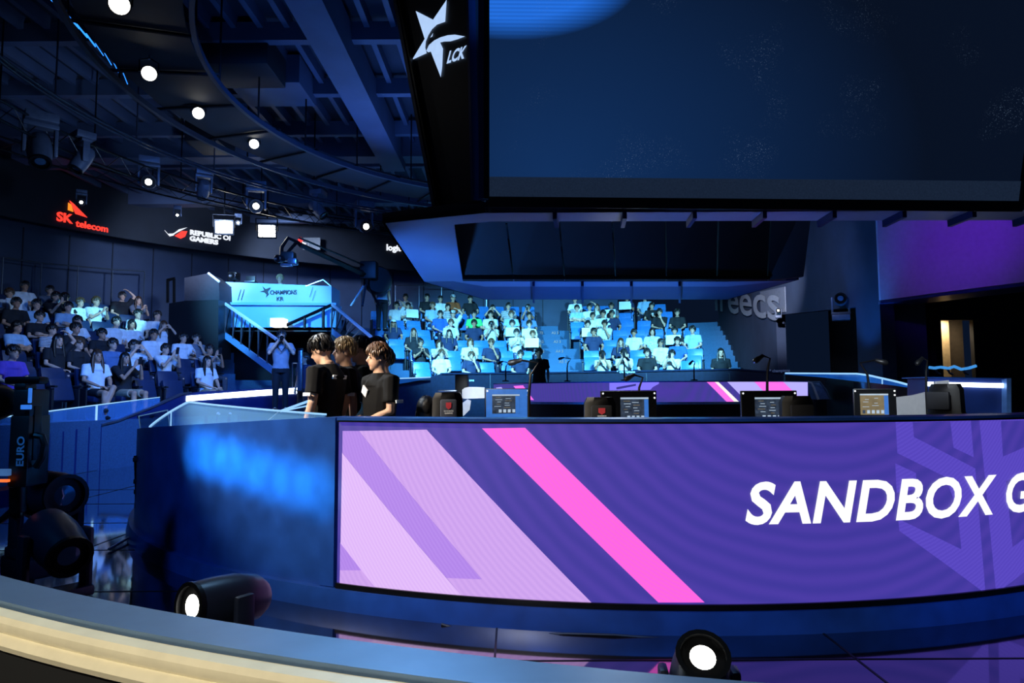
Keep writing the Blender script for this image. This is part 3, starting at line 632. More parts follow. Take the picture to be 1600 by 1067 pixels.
def moving_head(P, tgt, label, s=1.0, hang=True, lens=M_LENS, group=None, body=None):
    body = body or mat('fixture_body', (78, 88, 108), .45, .2)
    P = Vector(P); t = thing('moving_head_lamp', label, 'lamp', P, group); d = aimed(P, tgt); zs = 1 if hang else -1
    hz = Vector((d.x, d.y, 0)); hz = hz.normalized() if hz.length > .05 else Vector((1, 0, 0)); sd = Vector((-hz.y, hz.x, 0)); R = Matrix((hz, sd, Vector((0, 0, 1)))).transposed()
    mb = MB(); mb.lathe([(.02, -.24*s), (.09*s, -.235*s), (.125*s, -.18*s), (.14*s, -.06*s), (.135*s, .08*s), (.12*s, .20*s), (.105*s, .21*s), (.10*s, .18*s), (.02, .175*s)], P, d, 20); mb.build('head', body, t)
    mb = MB(); mb.lathe([(.001, .20*s), (.05*s, .197*s), (.1*s, .185*s), (.001, .18*s)], P, d, 20); mb.build('lens', lens, t)
    mb = MB(); mb.lathe([(.102*s, .195*s), (.124*s, .195*s), (.124*s, .22*s), (.102*s, .22*s), (.102*s, .195*s)], P, d, 20); mb.build('bezel', M_BLACKM, t)
    for sx in (-1, 1):
        q0 = P+sd*sx*.165*s; mb = MB(); mb.box(q0+Vector((0, 0, zs*.13*s)), (.11*s, .045*s, .38*s), R, .02*s); mb.build('yoke_arm', body, t)
    mb = MB(); mb.box(P+Vector((0, 0, zs*.31*s)), (.16*s, .38*s, .06*s), R, .015*s); mb.build('yoke_bridge', body, t)
    mb = MB(); mb.box(P+Vector((0, 0, zs*.40*s)), (.30*s, .36*s, .12*s), R, .02*s); mb.build('base', body, t)
    return t
MH = [(62, 235, 'unlit moving head hanging under the left truss, arched yoke, nearest the left edge', (-6, 9, 1), 1.25, 0), (128, 250, 'unlit moving head hanging second from the left edge', (-9, 10, 1), 1.0, 0),
      (232, 284, 'lit moving head hanging third from left with white lens towards us', (0, 0, 1.2), 1.0, 1), (318, 297, 'blue-lit unlit moving head hanging above the booth signs, seen from the side', (-9, 18, 3), .9, 0),
      (400, 322, 'lit moving head above the two floodlights, white lens', (0, 0, 1.4), 1.15, 1), (497, 328, 'unlit moving head hanging right of the floodlights', (0, 16, 1), 1.0, 0), (568, 352, 'moving head pointing down right beside the hanging screen rig', (1.0, 8.6, 2.2), 1.25, 1)]
for px, py, lb_, tg, s, on in MH:
    th, z = ring(9.0).hit(px, py, True); P = ring(9.0).p(th, z)
    moving_head(P, tg, lb_, s*1.05, True, M_LAMP if on else M_LENS, 'moving heads on the left truss')
    mb = None
for px, py, r, lb_, s in ((127, 316, 11.0, 'small lit spotlight above the red sign', .55), (372, 348, 11.0, 'small lit spotlight between the two floodlights', .5), (578, 295, 9.6, 'small lit spotlight high beside the screen rig', .6), (277, 336, 11.5, 'small dim spotlight above the white gaming sign', .5)):
    th, z = ring(r).hit(px, py, True); P = ring(r).p(th, z); moving_head(P, (0, 0, 1.3), lb_, s, True, M_LAMP, None)
# two square floodlights
for px, py, lb_ in ((350, 355, 'bright square floodlight left of the jib camera, the left one of two'), (417, 361, 'bright square floodlight above the jib camera, the right one of two')):
    P = at(px, py, 16.6); t = thing('floodlight', lb_, 'lamp', P, 'floodlights over the booth'); d = aimed(P, (0, 0, 1.4)); q = Vector((0, -1, 0)).rotation_difference(d).to_matrix()
    mb = MB(); mb.box(P-d*.06, (.46, .12, .38), q, .02); mb.build('housing', M_BLACKM, t)
    for i in range(4):
        for j in range(3):
            mb = MB(); mb.box(P+q @ Vector((-.15+.10*i, -.005, -.10+.10*j)), (.085, .02, .085), q, .005); mb.build('lamp_cell', M_LAMP, t)
    for sx in (-1, 1): mb = MB(); mb.tube([P+q @ Vector((sx*.25, 0, 0)), P+q @ Vector((sx*.25, .05, .3))], .015, 5); mb.build('bracket', M_BLACKM, t)
    mb = MB(); mb.tube([P+q @ Vector((-.25, .05, .3)), P+q @ Vector((.25, .05, .3))], .015, 5); mb.tube([P+Vector((0, 0, .3)), P+Vector((0, 0, 1.0))], .02, 6); mb.build('hanger', M_BLACKM, t)
# moving head on the right wall lintel and the tiny one left of it
moving_head(at(1313, 468, 14.05), (4.0, 8, 3.4), 'moving head standing on the lintel of the right wall opening', .95, False)
moving_head(at(1216, 485, 18.2), (0, 0, 1.4), 'small lit spotlight at the grey lettered banner', .45, False, M_LAMP)

# ------------------------------------------------------------------ lit signs on the black valance, banner on the right wall
def sign(name, label, build_fn, px, py, mats):
    cy = ring(VR-.05); th, z = cy.hit(px, py, True); P = cy.p(th, z); t = thing(name, label, 'sign', P)
    xd_, yd_ = Vector((-cos(th), -sin(th), 0)), Vector((0, 0, 1)); build_fn(t, P, xd_, yd_)
    return t
M_RED = mat('red_neon', (255, 62, 48), .4, emit=1.3, var=.04); M_ORG = mat('orange_neon', (255, 140, 40), .4, emit=1.2, var=.04); M_WN = mat('white_neon', (235, 240, 250), .4, emit=1.1, var=.02)
def flat(parent, name, m, P, xd_, yd_, polys, texts=()):
    mb = MB()
    for poly in polys: mb.face([P+xd_*x+yd_*y for x, y in poly])
    for s_, size, x, y, kw in texts: put_text(mb, s_, size, P+xd_*x+yd_*y, xd_, yd_, align='LEFT', **kw)
    r = bmesh.ops.extrude_face_region(mb.bm, geom=mb.bm.faces[:]); bmesh.ops.translate(mb.bm, verts=[v for v in r['geom'] if isinstance(v, bmesh.types.BMVert)], vec=-xd_.cross(yd_)*.03)
    return mb.build(name, m, parent, False)
def s1(t, P, x, y):
    flat(t, 'lettering', M_RED, P, x, y, [], [('SK', .34, -.46, -.10, dict(bold=.010)), ('telecom', .26, .02, -.16, dict(bold=.006))])
    flat(t, 'emblem', M_RED, P, x, y, [[(-.16, .50), (-.06, .44), (.30, .14), (.0, .18)]]); flat(t, 'emblem', M_ORG, P+y*.0, x, y, [[(-.19, .44), (-.12, .40), (-.06, .22), (-.19, .24)]])
sign('lit_sign', 'red lit telecom sign with a winged emblem on the black valance', s1, 118, 344, None)
def s2(t, P, x, y):
    flat(t, 'lettering', M_WN, P, x, y, [], [('REPUBLIC OF', .20, -.02, .02, dict(bold=.010, sx=1.1)), ('GAMERS', .20, -.02, -.17, dict(bold=.010, sx=1.15))])
    flat(t, 'emblem', M_WN, P, x, y, [[(-.75, .02), (-.66, -.07), (-.52, -.04), (-.10, .22), (-.34, .12), (-.50, -.10), (-.60, -.14)]]); flat(t, 'emblem', M_RED, P, x, y, [[(-.46, -.10), (-.26, .08), (-.10, .10), (-.16, -.08), (-.28, -.16)]])
sign('lit_sign', 'white gamer sign with a red and white eye emblem on the valance', s2, 298, 367, None)
def s3(t, P, x, y): flat(t, 'lettering', M_WN, P, x, y, [], [('logitech', .30, -.33, -.08, dict(bold=.012))])
sign('lit_sign', 'white lit sign half hidden behind the hanging screen rig', s3, 618, 388, None)
def s4(t, P, x, y):
    mb = MB(); mb.box(P+Vector((0, 0, 0)), (.9, .05, .42)); mb.build('board', M_BLACK, t, False); flat(t, 'emblem', M_RED, P-Vector((0, .06, 0)), x, y, [[(-.3, .1), (-.2, .2), (-.1, .1), (-.2, .0)]]); flat(t, 'lettering', M_WN, P-Vector((0, .06, 0)), x, y, [[(-.16, .06), (.0, .0), (-.10, -.12)]], [('M', .2, .05, -.12, dict(bold=.006))])
sign('lit_sign', 'small dark sign with red dot and white mark behind the jib arm', s4, 480, 381, None)
bn = thing('banner', 'grey banner with tall outlined letters on the right wall', 'banner', wpt(1180, 480))
mb = MB()
zz = wpt(1180, 476).z; P0 = wpt(1225, 500); P1 = wpt(1136, 500); dd = (P0-P1); dd.z = 0; dd.normalize(); nn = Vector((-dd.y, dd.x, 0)); nn = nn if nn.dot(EYE-P0) > 0 else -nn
b0, b1 = wpt(1190, 500), wpt(1229, 500)
mb.prism([Vector((b0.x, b0.y, wpt(1190, 455).z)), Vector((b1.x, b1.y, wpt(1229, 447).z)), Vector((b1.x, b1.y, wpt(1229, 487).z)), Vector((b0.x, b0.y, wpt(1190, 492).z))], .02, nn); mb.build('board', mat('banner_grey', (120, 126, 140), .7), bn, False)
tA, tB = wpt(1118, 484), wpt(1222, 500); fm = text_mesh('freecs', 1.42, bold=.02, align='LEFT'); wx = max(v.co.x for v in fm.vertices)
mb = MB(); put_text(mb, 'freecs', 1.42, tA+nn*.05, tB-tA, (0, 0, 1), bold=.02, align='LEFT', sx=(tB-tA).length/wx); mb.build('lettering', mat('banner_letter', (165, 170, 180), .6), bn, False, False)

# ------------------------------------------------------------------ people: shared figure meshes
M_SKIN = mat('skin', (214, 170, 142), .55, var=.05); M_SKIN2 = mat('skin_tan', (190, 142, 112), .55, var=.05)
M_EYE = mat('eye_dark', (24, 18, 16), .3); M_LIP = mat('lip', (168, 96, 88), .5)
M_HAIR = mat('hair_black', (20, 18, 18), .45, var=.3, scale=60); M_HAIRB = mat('hair_brown', (66, 42, 28), .45, var=.25, scale=60); M_BLOND = mat('hair_blond', (178, 150, 108), .5, var=.2, scale=60); M_TAN = mat('hair_chestnut', (86, 58, 38), .45, var=.25, scale=60)
def V3(*a): return Vector(a)
def remesh(mb, vox, it=2, ratio=1.0, fac=.5):
    me = bpy.data.meshes.new('tmp'); bmesh.ops.recalc_face_normals(mb.bm, faces=mb.bm.faces); mb.bm.to_mesh(me); mb.bm.free()
    o = bpy.data.objects.new('tmp', me); COL.objects.link(o)
    m = o.modifiers.new('r', 'REMESH'); m.mode = 'VOXEL'; m.voxel_size = vox; m.use_smooth_shade = True
    if it: s_ = o.modifiers.new('s', 'SMOOTH'); s_.factor = fac; s_.iterations = it
    if ratio < 1: d_ = o.modifiers.new('d', 'DECIMATE'); d_.ratio = ratio
    bpy.context.view_layer.update()
    r = bpy.data.meshes.new_from_object(o.evaluated_get(bpy.context.evaluated_depsgraph_get()))
    bpy.data.objects.remove(o); bpy.data.meshes.remove(me); return r
def torso(mb, secs, grow=0.0, n=14):
    mb.grid([[Vector(((a+grow)*cos(2*PI*k/n), y+(b+grow)*sin(2*PI*k/n), z)) for k in range(n)] for z, a, b, y in secs])
def head_vol(mb, H, R):
    def e(c, r): mb.ell(H+R @ V3(*c), r, R, 14, 10)
    e((0, .012, .025), (.074, .095, .098)); e((0, -.024, -.045), (.056, .066, .066)); e((0, -.062, -.088), (.026, .022, .022))
    mb.tube([H+R @ V3(0, -.082, .018), H+R @ V3(0, -.100, -.012), H+R @ V3(0, -.084, -.03)], [.009, .015, .012], 8)
    for sx in (-1, 1): e((sx*.076, .016, -.005), (.010, .020, .032))
def face_parts(mb, H, R, mi_eye=1, mi_lip=2):
    mb.mi = mi_eye
    for sx in (-1, 1):
        mb.ell(H+R @ V3(sx*.030, -.074, .012), (.012, .009, .006), R, 8, 5); mb.ell(H+R @ V3(sx*.031, -.079, .033), (.018, .007, .004), R, 8, 4)
    mb.mi = mi_lip; mb.ell(H+R @ V3(0, -.083, -.055), (.020, .008, .007), R, 8, 5); mb.mi = 0
def hand(mb, W, d, nrm, side, s=1.0, curl=.5):
    d = Vector(d).normalized(); nrm = (Vector(nrm)-d*Vector(nrm).dot(d)).normalized(); lat = d.cross(nrm)*side
    mb.tube([W-d*.015*s, W+d*.03*s, W+d*.07*s, W+d*.088*s], [.026*s, .036*s, .040*s, .034*s], 8, .42, lat)
    for k, (o, L) in enumerate(((-.030, .062), (-.010, .074), (.011, .078), (.031, .068))):
        p = W+d*.082*s+lat*o*s; q = [p]; a = 0.0
        for seg_ in range(3):
            a += curl*(.5+.35*seg_); p = p+(d*cos(a)+nrm*sin(a))*L*s*(.44, .32, .24)[seg_]; q.append(p)
        mb.tube(q, [.0095*s, .009*s, .008*s, .006*s], 6)
    p = W+d*.022*s+lat*.030*s; q = [p, p+(lat*.75+d*.6+nrm*.25)*.032*s, p+(lat*.72+d*1.25+nrm*.55)*.042*s]
    mb.tube(q, [.013*s, .011*s, .008*s], 6)
SEAT = [(.43, .165, .13, .03), (.52, .168, .128, .02), (.64, .145, .112, .05), (.80, .165, .118, .075), (.93, .185, .112, .08), (1.0, .165, .088, .075), (1.05, .08, .062, .065), (1.10, .054, .056, .055)]
STAND = [(.84, .155, .115, 0), (.94, .165, .122, 0), (1.06, .142, .108, -.005), (1.22, .168, .122, 0), (1.36, .188, .115, .01), (1.43, .165, .088, .012), (1.475, .08, .062, .008), (1.53, .054, .056, 0)]
# pose: ((elbow),(wrist),(hand dir),(palm normal)) for +x; None mirrors it
POSES = {
 'lap': (((.25, .0, .74), (.10, -.27, .62), (-.5, -.8, -.1), (0, 0, -1)), None),
 'phone': (((.20, -.22, .80), (.065, -.36, 1.06), (-.35, -.15, 1), (-.6, .6, 0)), None),
 'chin': (((.17, -.17, .74), (.055, -.15, 1.0), (-.3, .1, 1), (-.3, 1, 0)), ((-.25, .0, .74), (-.02, -.24, .66), (.9, -.3, 0), (0, 0, -1))),
 'fold': (((.25, -.07, .77), (-.05, -.20, .80), (-1, .1, .1), (0, 1, 0)), ((-.25, -.06, .75), (.05, -.17, .745), (1, .1, .1), (0, 1, 0))),
 'clap': (((.21, -.14, .78), (.05, -.33, .93), (-.15, -.4, .9), (-1, 0, 0)), None),
 'up': (((.30, -.02, 1.22), (.15, -.03, 1.36), (-.8, .1, .4), (-.3, 0, -1)), ((-.25, .0, .74), (-.10, -.27, .62), (.5, -.8, -.1), (0, 0, -1))),
 'board': (((.25, -.10, .77), (.19, -.33, .84), (-.3, -.5, .6), (-.8, .3, 0)), None),
 'side': (((.28, -.02, .76), (.20, -.31, .60), (-.1, -.9, -.15), (0, 0, -1)), None),
 'cup': (((.22, -.14, .76), (.10, -.33, .80), (-.35, -.5, .5), (-.9, 0, 0)), ((-.25, .0, .74), (-.10, -.27, .62), (.5, -.8, -.1), (0, 0, -1))),
 'eyes': (((.27, -.2, .93), (.10, -.20, 1.14), (-.6, .2, .7), (-.5, .8, 0)), None),
}
def mirror(p): return tuple((-a[0], a[1], a[2]) for a in p)
def arms_of(pose, sh):
    p = POSES[pose] if isinstance(pose, str) else pose
    r = p[0]; l = p[1] or mirror(p[0]); return [(1, r), (-1, l)]
def figure(pose, seated=True, vox=.017, ratio=.5, legs='long', head=(0, 0, 0), hoff=(0, 0, 0), sc_hand=1.0):
    secs = SEAT if seated else STAND; dz = 0 if seated else .43
    sh = [V3(s_*.178, .075 if seated else .012, 1.005+dz) for s_ in (1, -1)]
    H = (V3(0, .02, 1.20) if seated else V3(0, -.018, 1.635))+V3(*hoff); R = Euler(head).to_matrix()
    if seated:
        if legs == 'cross': L = [[V3(.09, .0, .50), V3(.06, -.44, .60), V3(-.12, -.50, .22), V3(-.16, -.62, .16)], [V3(-.09, 0, .49), V3(-.10, -.43, .50), V3(-.10, -.45, .09), V3(-.11, -.60, .04)]]
        else: L = [[V3(s_*.09, .0, .49), V3(s_*.13, -.43, .50), V3(s_*.13, -.44, .09), V3(s_*.145, -.60, .04)] for s_ in (1, -1)]
    else: L = [[V3(s_*.09, 0, .88), V3(s_*.10, -.015, .48), V3(s_*.105, .015, .09), V3(s_*.12, -.15, .035)] for s_ in (1, -1)]
    A = arms_of(pose, sh)
    mb = MB(); torso(mb, secs); head_vol(mb, H, R); mb.tube([V3(0, .06 if seated else .01, 1.02+dz), H+R @ V3(0, .01, -.06)], [.058, .05], 10)
    for (s_, a), S in zip(A, sh):
        E_, W_ = V3(*a[0]), V3(*a[1]); mb.tube([S-V3(s_*.04, 0, 0), S+V3(s_*.01, 0, -.02), S.lerp(E_, .5), E_, E_.lerp(W_, .35), W_], [.052, .056, .047, .040, .038, .026], 10); mb.ell(E_, (.041, .041, .041))
    for l in L: mb.tube([l[0], l[0].lerp(l[1], .5), l[1], l[1].lerp(l[2], .35), l[2]], [.088, .076, .056, .055, .036], 10); mb.ell(l[1], (.057, .057, .057)); mb.tube([l[2], l[2].lerp(l[3], .5)-V3(0, 0, .015), l[3]], [.036, .036, .026], 8)
    me = remesh(mb, vox, 2, ratio)
    mb = MB(); mb.add_mesh(me)
    for (s_, a) in A: hand(mb, V3(*a[1]), a[2], a[3], s_, sc_hand)
    face_parts(mb, H, R)
    body = mb.mesh('person', [M_SKIN, M_EYE, M_LIP]); bpy.data.meshes.remove(me)
    # top
    mb = MB(); torso(mb, [x for x in secs if x[0] < 1.02+dz and x[0] > (.4 if seated else .80)], .016); z0 = 1.02+dz; mb.tube([V3(0, .075 if seated else .014, z0-.07), V3(0, .07 if seated else .012, z0-.0), V3(0, .065 if seated else .010, z0+.05)], [.150, .112, .078], 14)
    for (s_, a), S in zip(A, sh):
        E_ = V3(*a[0]); mb.tube([S-V3(s_*.07, 0, 0), S+V3(s_*.01, 0, -.005), S.lerp(E_, .45), S.lerp(E_, .74)], [.068, .078, .072, .074], 10)
    me = remesh(mb, vox, 2, ratio*.9); top = MB().add_mesh(me).mesh('shirt', [M_BLACK])
    mb = MB(); torso(mb, [(x[0], x[1], x[2], x[3]) for x in secs if x[0] < (.6 if seated else 1.0)], .02)
    for l in L:
        if legs == 'short': mb.tube([l[0], l[0].lerp(l[1], .45), l[0].lerp(l[1], .78)], [.104, .094, .088], 10)
        elif legs == 'cross': mb.tube([l[0], l[0].lerp(l[1], .45), l[0].lerp(l[1], .7)], [.104, .094, .084], 10)
        else: mb.tube([l[0], l[0].lerp(l[1], .5), l[1], l[1].lerp(l[2], .5), l[2]-V3(0, 0, .02)], [.104, .09, .071, .064, .055], 10)
    me = remesh(mb, vox, 2, ratio*.8); trou = MB().add_mesh(me).mesh('trousers', [M_BLACK])
    shoes = []
    for l in L:
        mb = MB(); d = (l[3]-l[2]); d.z = 0; mb.tube([l[2]-d*.35-V3(0, 0, .03), l[2]+d*.15-V3(0, 0, .035), l[2]+d*.75-V3(0, 0, .05), l[2]+d*1.25-V3(0, 0, .058)], [.038, .05, .045, .026], 10, .8); shoes.append(mb.mesh('shoe', [M_BLACK]))
    return dict(body=body, shirt=top, trousers=trou, shoes=shoes, H=H, R=R)
def hair_mesh(style, seed=1):
    rn = random.Random(seed); mb = MB(); u, v = 26, 16; rows = []
    ph0 = [rn.random()*6 for _ in range(4)]
    for j in range(v+1):
        row = []
        for i in range(u):
            ph = -PI/2+PI*j/v; th = 2*PI*i/u; d = V3(max(cos(ph), .03)*sin(th), -max(cos(ph), .03)*cos(th), sin(ph)); f = -d.y
            
            line = -.62+1.02*max(0, min(1, (f+.55)/.9))+.07*sin(9*th+ph0[0])
            if style == 'bob': line = -1.1 if f < .35 else .38+.05*sin(11*th)
            if style == 'long': line = -1.2 if f < .45 else .50
            k = 1.0+.03*sin(7*th+ph0[1])*cos(5*ph)+.02*sin(13*th+ph0[2]) if d.z > line else .80
            r = V3(.090, .113, .116) if style != 'bob' else V3(.094, .112, .112)
            row.append(V3(0, .013, .032)+V3(d.x*r.x*k, d.y*r.y*k, d.z*r.z*k))
        rows.append(row)
    mb.grid(rows)
    if style == 'short':
        for k in range(170):
            th = rn.uniform(-PI, PI); z = rn.uniform(-.30, 1.0)
            if abs(th) < .9 and z < .30: continue
            if .9 <= abs(th) < 1.75 and z < .02: continue
            k_ = (1-z*z)**.5; d = V3(k_*sin(th), -k_*cos(th), z); P0 = V3(0, .013, .034)+V3(d.x*.086, d.y*.108, d.z*.110)
            dn_ = V3(0, 0, -1)-d*(-d.z); dn_ = dn_.normalized() if dn_.length > .2 else V3(rn.uniform(-1, 1), rn.uniform(-1, .3), 0).normalized()
            L = rn.uniform(.035, .062); w_ = rn.uniform(.010, .017); sw = d.cross(dn_)*rn.uniform(-.35, .35); g = (dn_+sw).normalized()
            mb.tube([P0-g*L*.4+d*.002, P0+d*.011, P0+g*L*.5+d*.010, P0+g*L-d*L*.10], [w_*.5, w_, w_*.8, w_*.2], 5, .7)
    if style == 'bob':
        mb.tube([V3(0, .05, .05), V3(0, .06, -.05), V3(0, .055, -.125)], [.075, .085, .07], 12, .62, (1, 0, 0))
        for s_ in (-1, 1): mb.tube([V3(s_*.075, -.01, .05), V3(s_*.084, -.015, -.04), V3(s_*.074, -.02, -.115)], [.022, .027, .018], 8, 1.6)
    if style == 'long':
        mb.tube([V3(0, .05, .06), V3(0, .08, -.08), V3(0, .115, -.22), V3(0, .12, -.40)], [.08, .092, .10, .06], 12, .42, (1, 0, 0))
        for s_ in (-1, 1): mb.tube([V3(s_*.07, -.01, .05), V3(s_*.088, -.015, -.06), V3(s_*.095, -.03, -.18), V3(s_*.10, -.06, -.32)], [.022, .032, .034, .014], 8, .8)
    return mb.mesh('hair', [M_HAIR])
HAIR = {'short': [hair_mesh('short', k) for k in range(3)], 'bob': [hair_mesh('bob', 4)], 'long': [hair_mesh('long', 5)]}
def cap_mesh():
    mb = MB(); n = 16
    mb.grid([[V3(.094*k*cos(2*PI*i/n), .012+.116*k*sin(2*PI*i/n), z) for i in range(n)] for k, z in ((1.0, .045), (1.03, .075), (.9, .115), (.55, .142), (.05, .152))])
    mb.tube([V3(0, -.08, .055), V3(0, -.15, .045), V3(0, -.19, .035)], [.075, .07, .045], 12, .12, (1, 0, 0)); return mb.mesh('cap', [M_WHITE])
CAP = cap_mesh()
def setmat(o, m):
    o.material_slots[0].link = 'OBJECT'; o.material_slots[0].material = m
FIGS = {}
def fig(pose, legs='long'):
    k = (pose, legs)
    if k not in FIGS: FIGS[k] = figure(pose, True, .018, .42, legs)
    return FIGS[k]
def add_person(F_, loc, rz, label, group, shirt, trou, hair='short', hm=None, skin=None, shoe=None, cap=None, s=1.0, hseed=0, turn=0.0):
    o = bpy.data.objects.new('person', F_['body']); COL.objects.link(o); o.location = loc; o.rotation_euler = (0, 0, rz); o.scale = (s, s, s)
    tag(o, label, 'person', group)
    if skin: setmat(o, skin)
    c = loc_part('shirt', F_['shirt'], o); setmat(c, shirt); c = loc_part('trousers', F_['trousers'], o); setmat(c, trou)
    for sm in F_['shoes']: c = loc_part('shoe', sm, o); setmat(c, shoe or M_BLACK)
    hl = HAIR[hair]; c = loc_part('hair', hl[hseed % len(hl)], o); c.matrix_local = Matrix.Translation(F_['H']) @ F_['R'].to_4x4(); setmat(c, hm or M_HAIR)
    if cap: c = loc_part('cap', CAP, o); c.matrix_local = Matrix.Translation(F_['H']) @ F_['R'].to_4x4(); setmat(c, cap)
    return o
def stripes(name, a, b_, sc_):
    m = bpy.data.materials.new(name); m.use_nodes = True; nt = m.node_tree; b = nt.nodes['Principled BSDF']; tc = nt.nodes.new('ShaderNodeTexCoord'); wv = nt.nodes.new('ShaderNodeTexWave'); wv.bands_direction = 'Z'; wv.inputs['Scale'].default_value = sc_
    cr = nt.nodes.new('ShaderNodeValToRGB'); cr.color_ramp.interpolation = 'CONSTANT'; cr.color_ramp.elements[0].color = (*srgb(a), 1); cr.color_ramp.elements[1].position = .5; cr.color_ramp.elements[1].color = (*srgb(b_), 1)
    nt.links.new(tc.outputs['Object'], wv.inputs['Vector']); nt.links.new(wv.outputs['Fac'], cr.inputs[0]); nt.links.new(cr.outputs[0], b.inputs['Base Color']); b.inputs['Roughness'].default_value = .85; return m
def cloth(n, c, **k): return mat('cloth_'+n, c, .85, var=.10, scale=12, bump=.15, **k)
SH = {'w': (cloth('white', (226, 230, 232)), 'white T-shirt'), 'k': (cloth('black', (24, 25, 30)), 'black T-shirt'), 'b': (cloth('blue', (40, 96, 190)), 'bright blue T-shirt'), 'l': (cloth('light_blue', (150, 184, 214)), 'light blue shirt'),
      'g': (cloth('grey', (106, 112, 124)), 'grey T-shirt'), 'n': (cloth('navy', (34, 48, 82)), 'navy top'), 's': (stripes('cloth_stripes', (226, 228, 232), (24, 28, 44), 9), 'striped T-shirt'), 'G': (cloth('green', (72, 228, 120)), 'bright green T-shirt'),
      'p': (cloth('purple', (104, 74, 190)), 'purple T-shirt'), 'd': (cloth('denim', (84, 116, 160)), 'denim shirt'), 'o': (cloth('rust', (150, 76, 34)), 'rust brown shirt'), 'f': (mat('cloth_floral', (196, 206, 214), .85, var=.45, scale=22), 'pale floral blouse')}
TR = [cloth('trouser_black', (22, 23, 28)), cloth('trouser_navy', (30, 38, 60)), cloth('trouser_grey', (70, 74, 82)), cloth('jeans', (64, 88, 124)), cloth('beige_shorts', (170, 152, 124))]
ORD = ['', 'first', 'second', 'third', 'fourth', 'fifth', 'sixth', 'seventh', 'eighth', 'ninth', 'tenth', 'eleventh', 'twelfth', 'thirteenth', 'fourteenth', 'fifteenth', 'sixteenth', 'seventeenth', 'eighteenth', 'nineteenth', 'twentieth']
PW = {'lap': 'hands in lap', 'phone': 'raising a phone', 'chin': 'hand at chin', 'fold': 'arms folded', 'clap': 'hands clasped at chest', 'up': 'arm raised to head', 'board': 'holding a placard', 'side': 'hands on knees', 'cup': 'holding a cup', 'eyes': 'hands up at face'}

# ------------------------------------------------------------------ seating: platforms, seats, audience
def theatre_seat():
    t = bpy.data.objects.new('theatre_seat', None); COL.objects.link(t); t.empty_display_size = .1
    mb = MB(); rows = []
    for z, y, th_ in ((.40, .20, .05), (.55, .235, .075), (.75, .27, .08), (.92, .30, .065), (.985, .315, .03)):
        w_ = .235 if z < .95 else .22
        rows.append([V3(w_*cx_, y+th_*cy_-(.03*(1-abs(cx_))), z) for cx_, cy_ in ((-1, -.4), (-.6, -.5), (0, -.42), (.6, -.5), (1, -.4), (1, .5), (0, .55), (-1, .5))])
    mb.grid(rows); loc_part('backrest', mb.mesh('backrest', [M_SEATB]), t)
    mb = MB(); mb.box((0, -.0, .40), (.46, .44, .11), Euler((.08, 0, 0)).to_matrix(), .04); loc_part('seat', mb.mesh('seat', [M_SEATB]), t)
    ar = MB(); ar.box((0, 0, 0), (.05, .36, .04), None, .012); ame = ar.mesh('armrest', [M_SEATD]); sp = MB(); sp.box((0, .06, .3), (.035, .28, .6), None, .01); sme = sp.mesh('side_panel', [M_SEATD])
    for s_ in (-1, 1):
        o = loc_part('armrest', ame, t); o.location = (s_*.268, .03, .63); o = loc_part('side_panel', sme, t); o.location = (s_*.268, 0, 0)
    return t
def empty_seat():
    t = bpy.data.objects.new('theatre_seat', None); COL.objects.link(t); t.empty_display_size = .1
    for ch in SEAT0.children:
        c = ch.copy(); COL.objects.link(c); c.parent = t
        if c.name.startswith('seat'): c.matrix_local = Matrix.Translation((0, .10, .62)) @ Matrix.Rotation(RD(68), 4, 'X') @ Matrix.Translation((0, -.06, -.40))
    return t
SEAT0 = theatre_seat(); SEAT1 = empty_seat(); used = [False, False]
BLK = {'left': dict(name='left stand', f0=.96, rise=.335, r0=9.95, pitch=.9), 'mid': dict(name='centre stand', f0=1.32, rise=.388, r0=9.9, pitch=.9), 'right': dict(name='right-hand stand', f0=1.32, rise=.388, r0=9.9, pitch=.9)}
def spot(blk, px, row):
    B_ = BLK[blk]; r = B_['r0']+B_['pitch']*row; th = thf(px, r); return th, pol(th, r, B_['f0']+B_['rise']*row)
def platform(name, label, blk, ext, n=7):
    B_ = BLK[blk]; t = thing(name, label, 'platform', spot(blk, (ext[0][0]+ext[0][1])/2, 0)[1])
    for k in range(n):
        r = B_['r0']+B_['pitch']*k; z = B_['f0']+B_['rise']*k; a0, a1 = thf(ext[k][0], r), thf(ext[k][1], r)
        mb = MB(); ro = r+.45 if k < n-1 else 16.7
        mb.arc([(r-.60, .0 if k == 0 else z-.6), (r-.60, z), (ro, z), (ro, .0 if k == 0 else z-.6)], a0, a1, 24); mb.build('step', M_STEP, t)
    return t
PE = {'left': [(-160, 352)]*7, 'mid': [(604, 872), (596, 872), (590, 872), (584, 868), (575, 868), (570, 866), (560, 866)], 'right': [(874, 1150), (874, 1150), (874, 1142), (874, 1136), (874, 1130), (874, 1126), (874, 1112)]}
platform('seating_platform', 'stepped seating platform of the left stand behind glass rail', 'left', PE['left'])
platform('seating_platform', 'stepped seating platform of the centre stand, left of the aisle stairs', 'mid', PE['mid'])
platform('seating_platform', 'stepped seating platform right of the aisle stairs, under the hanging rig', 'right', PE['right'])
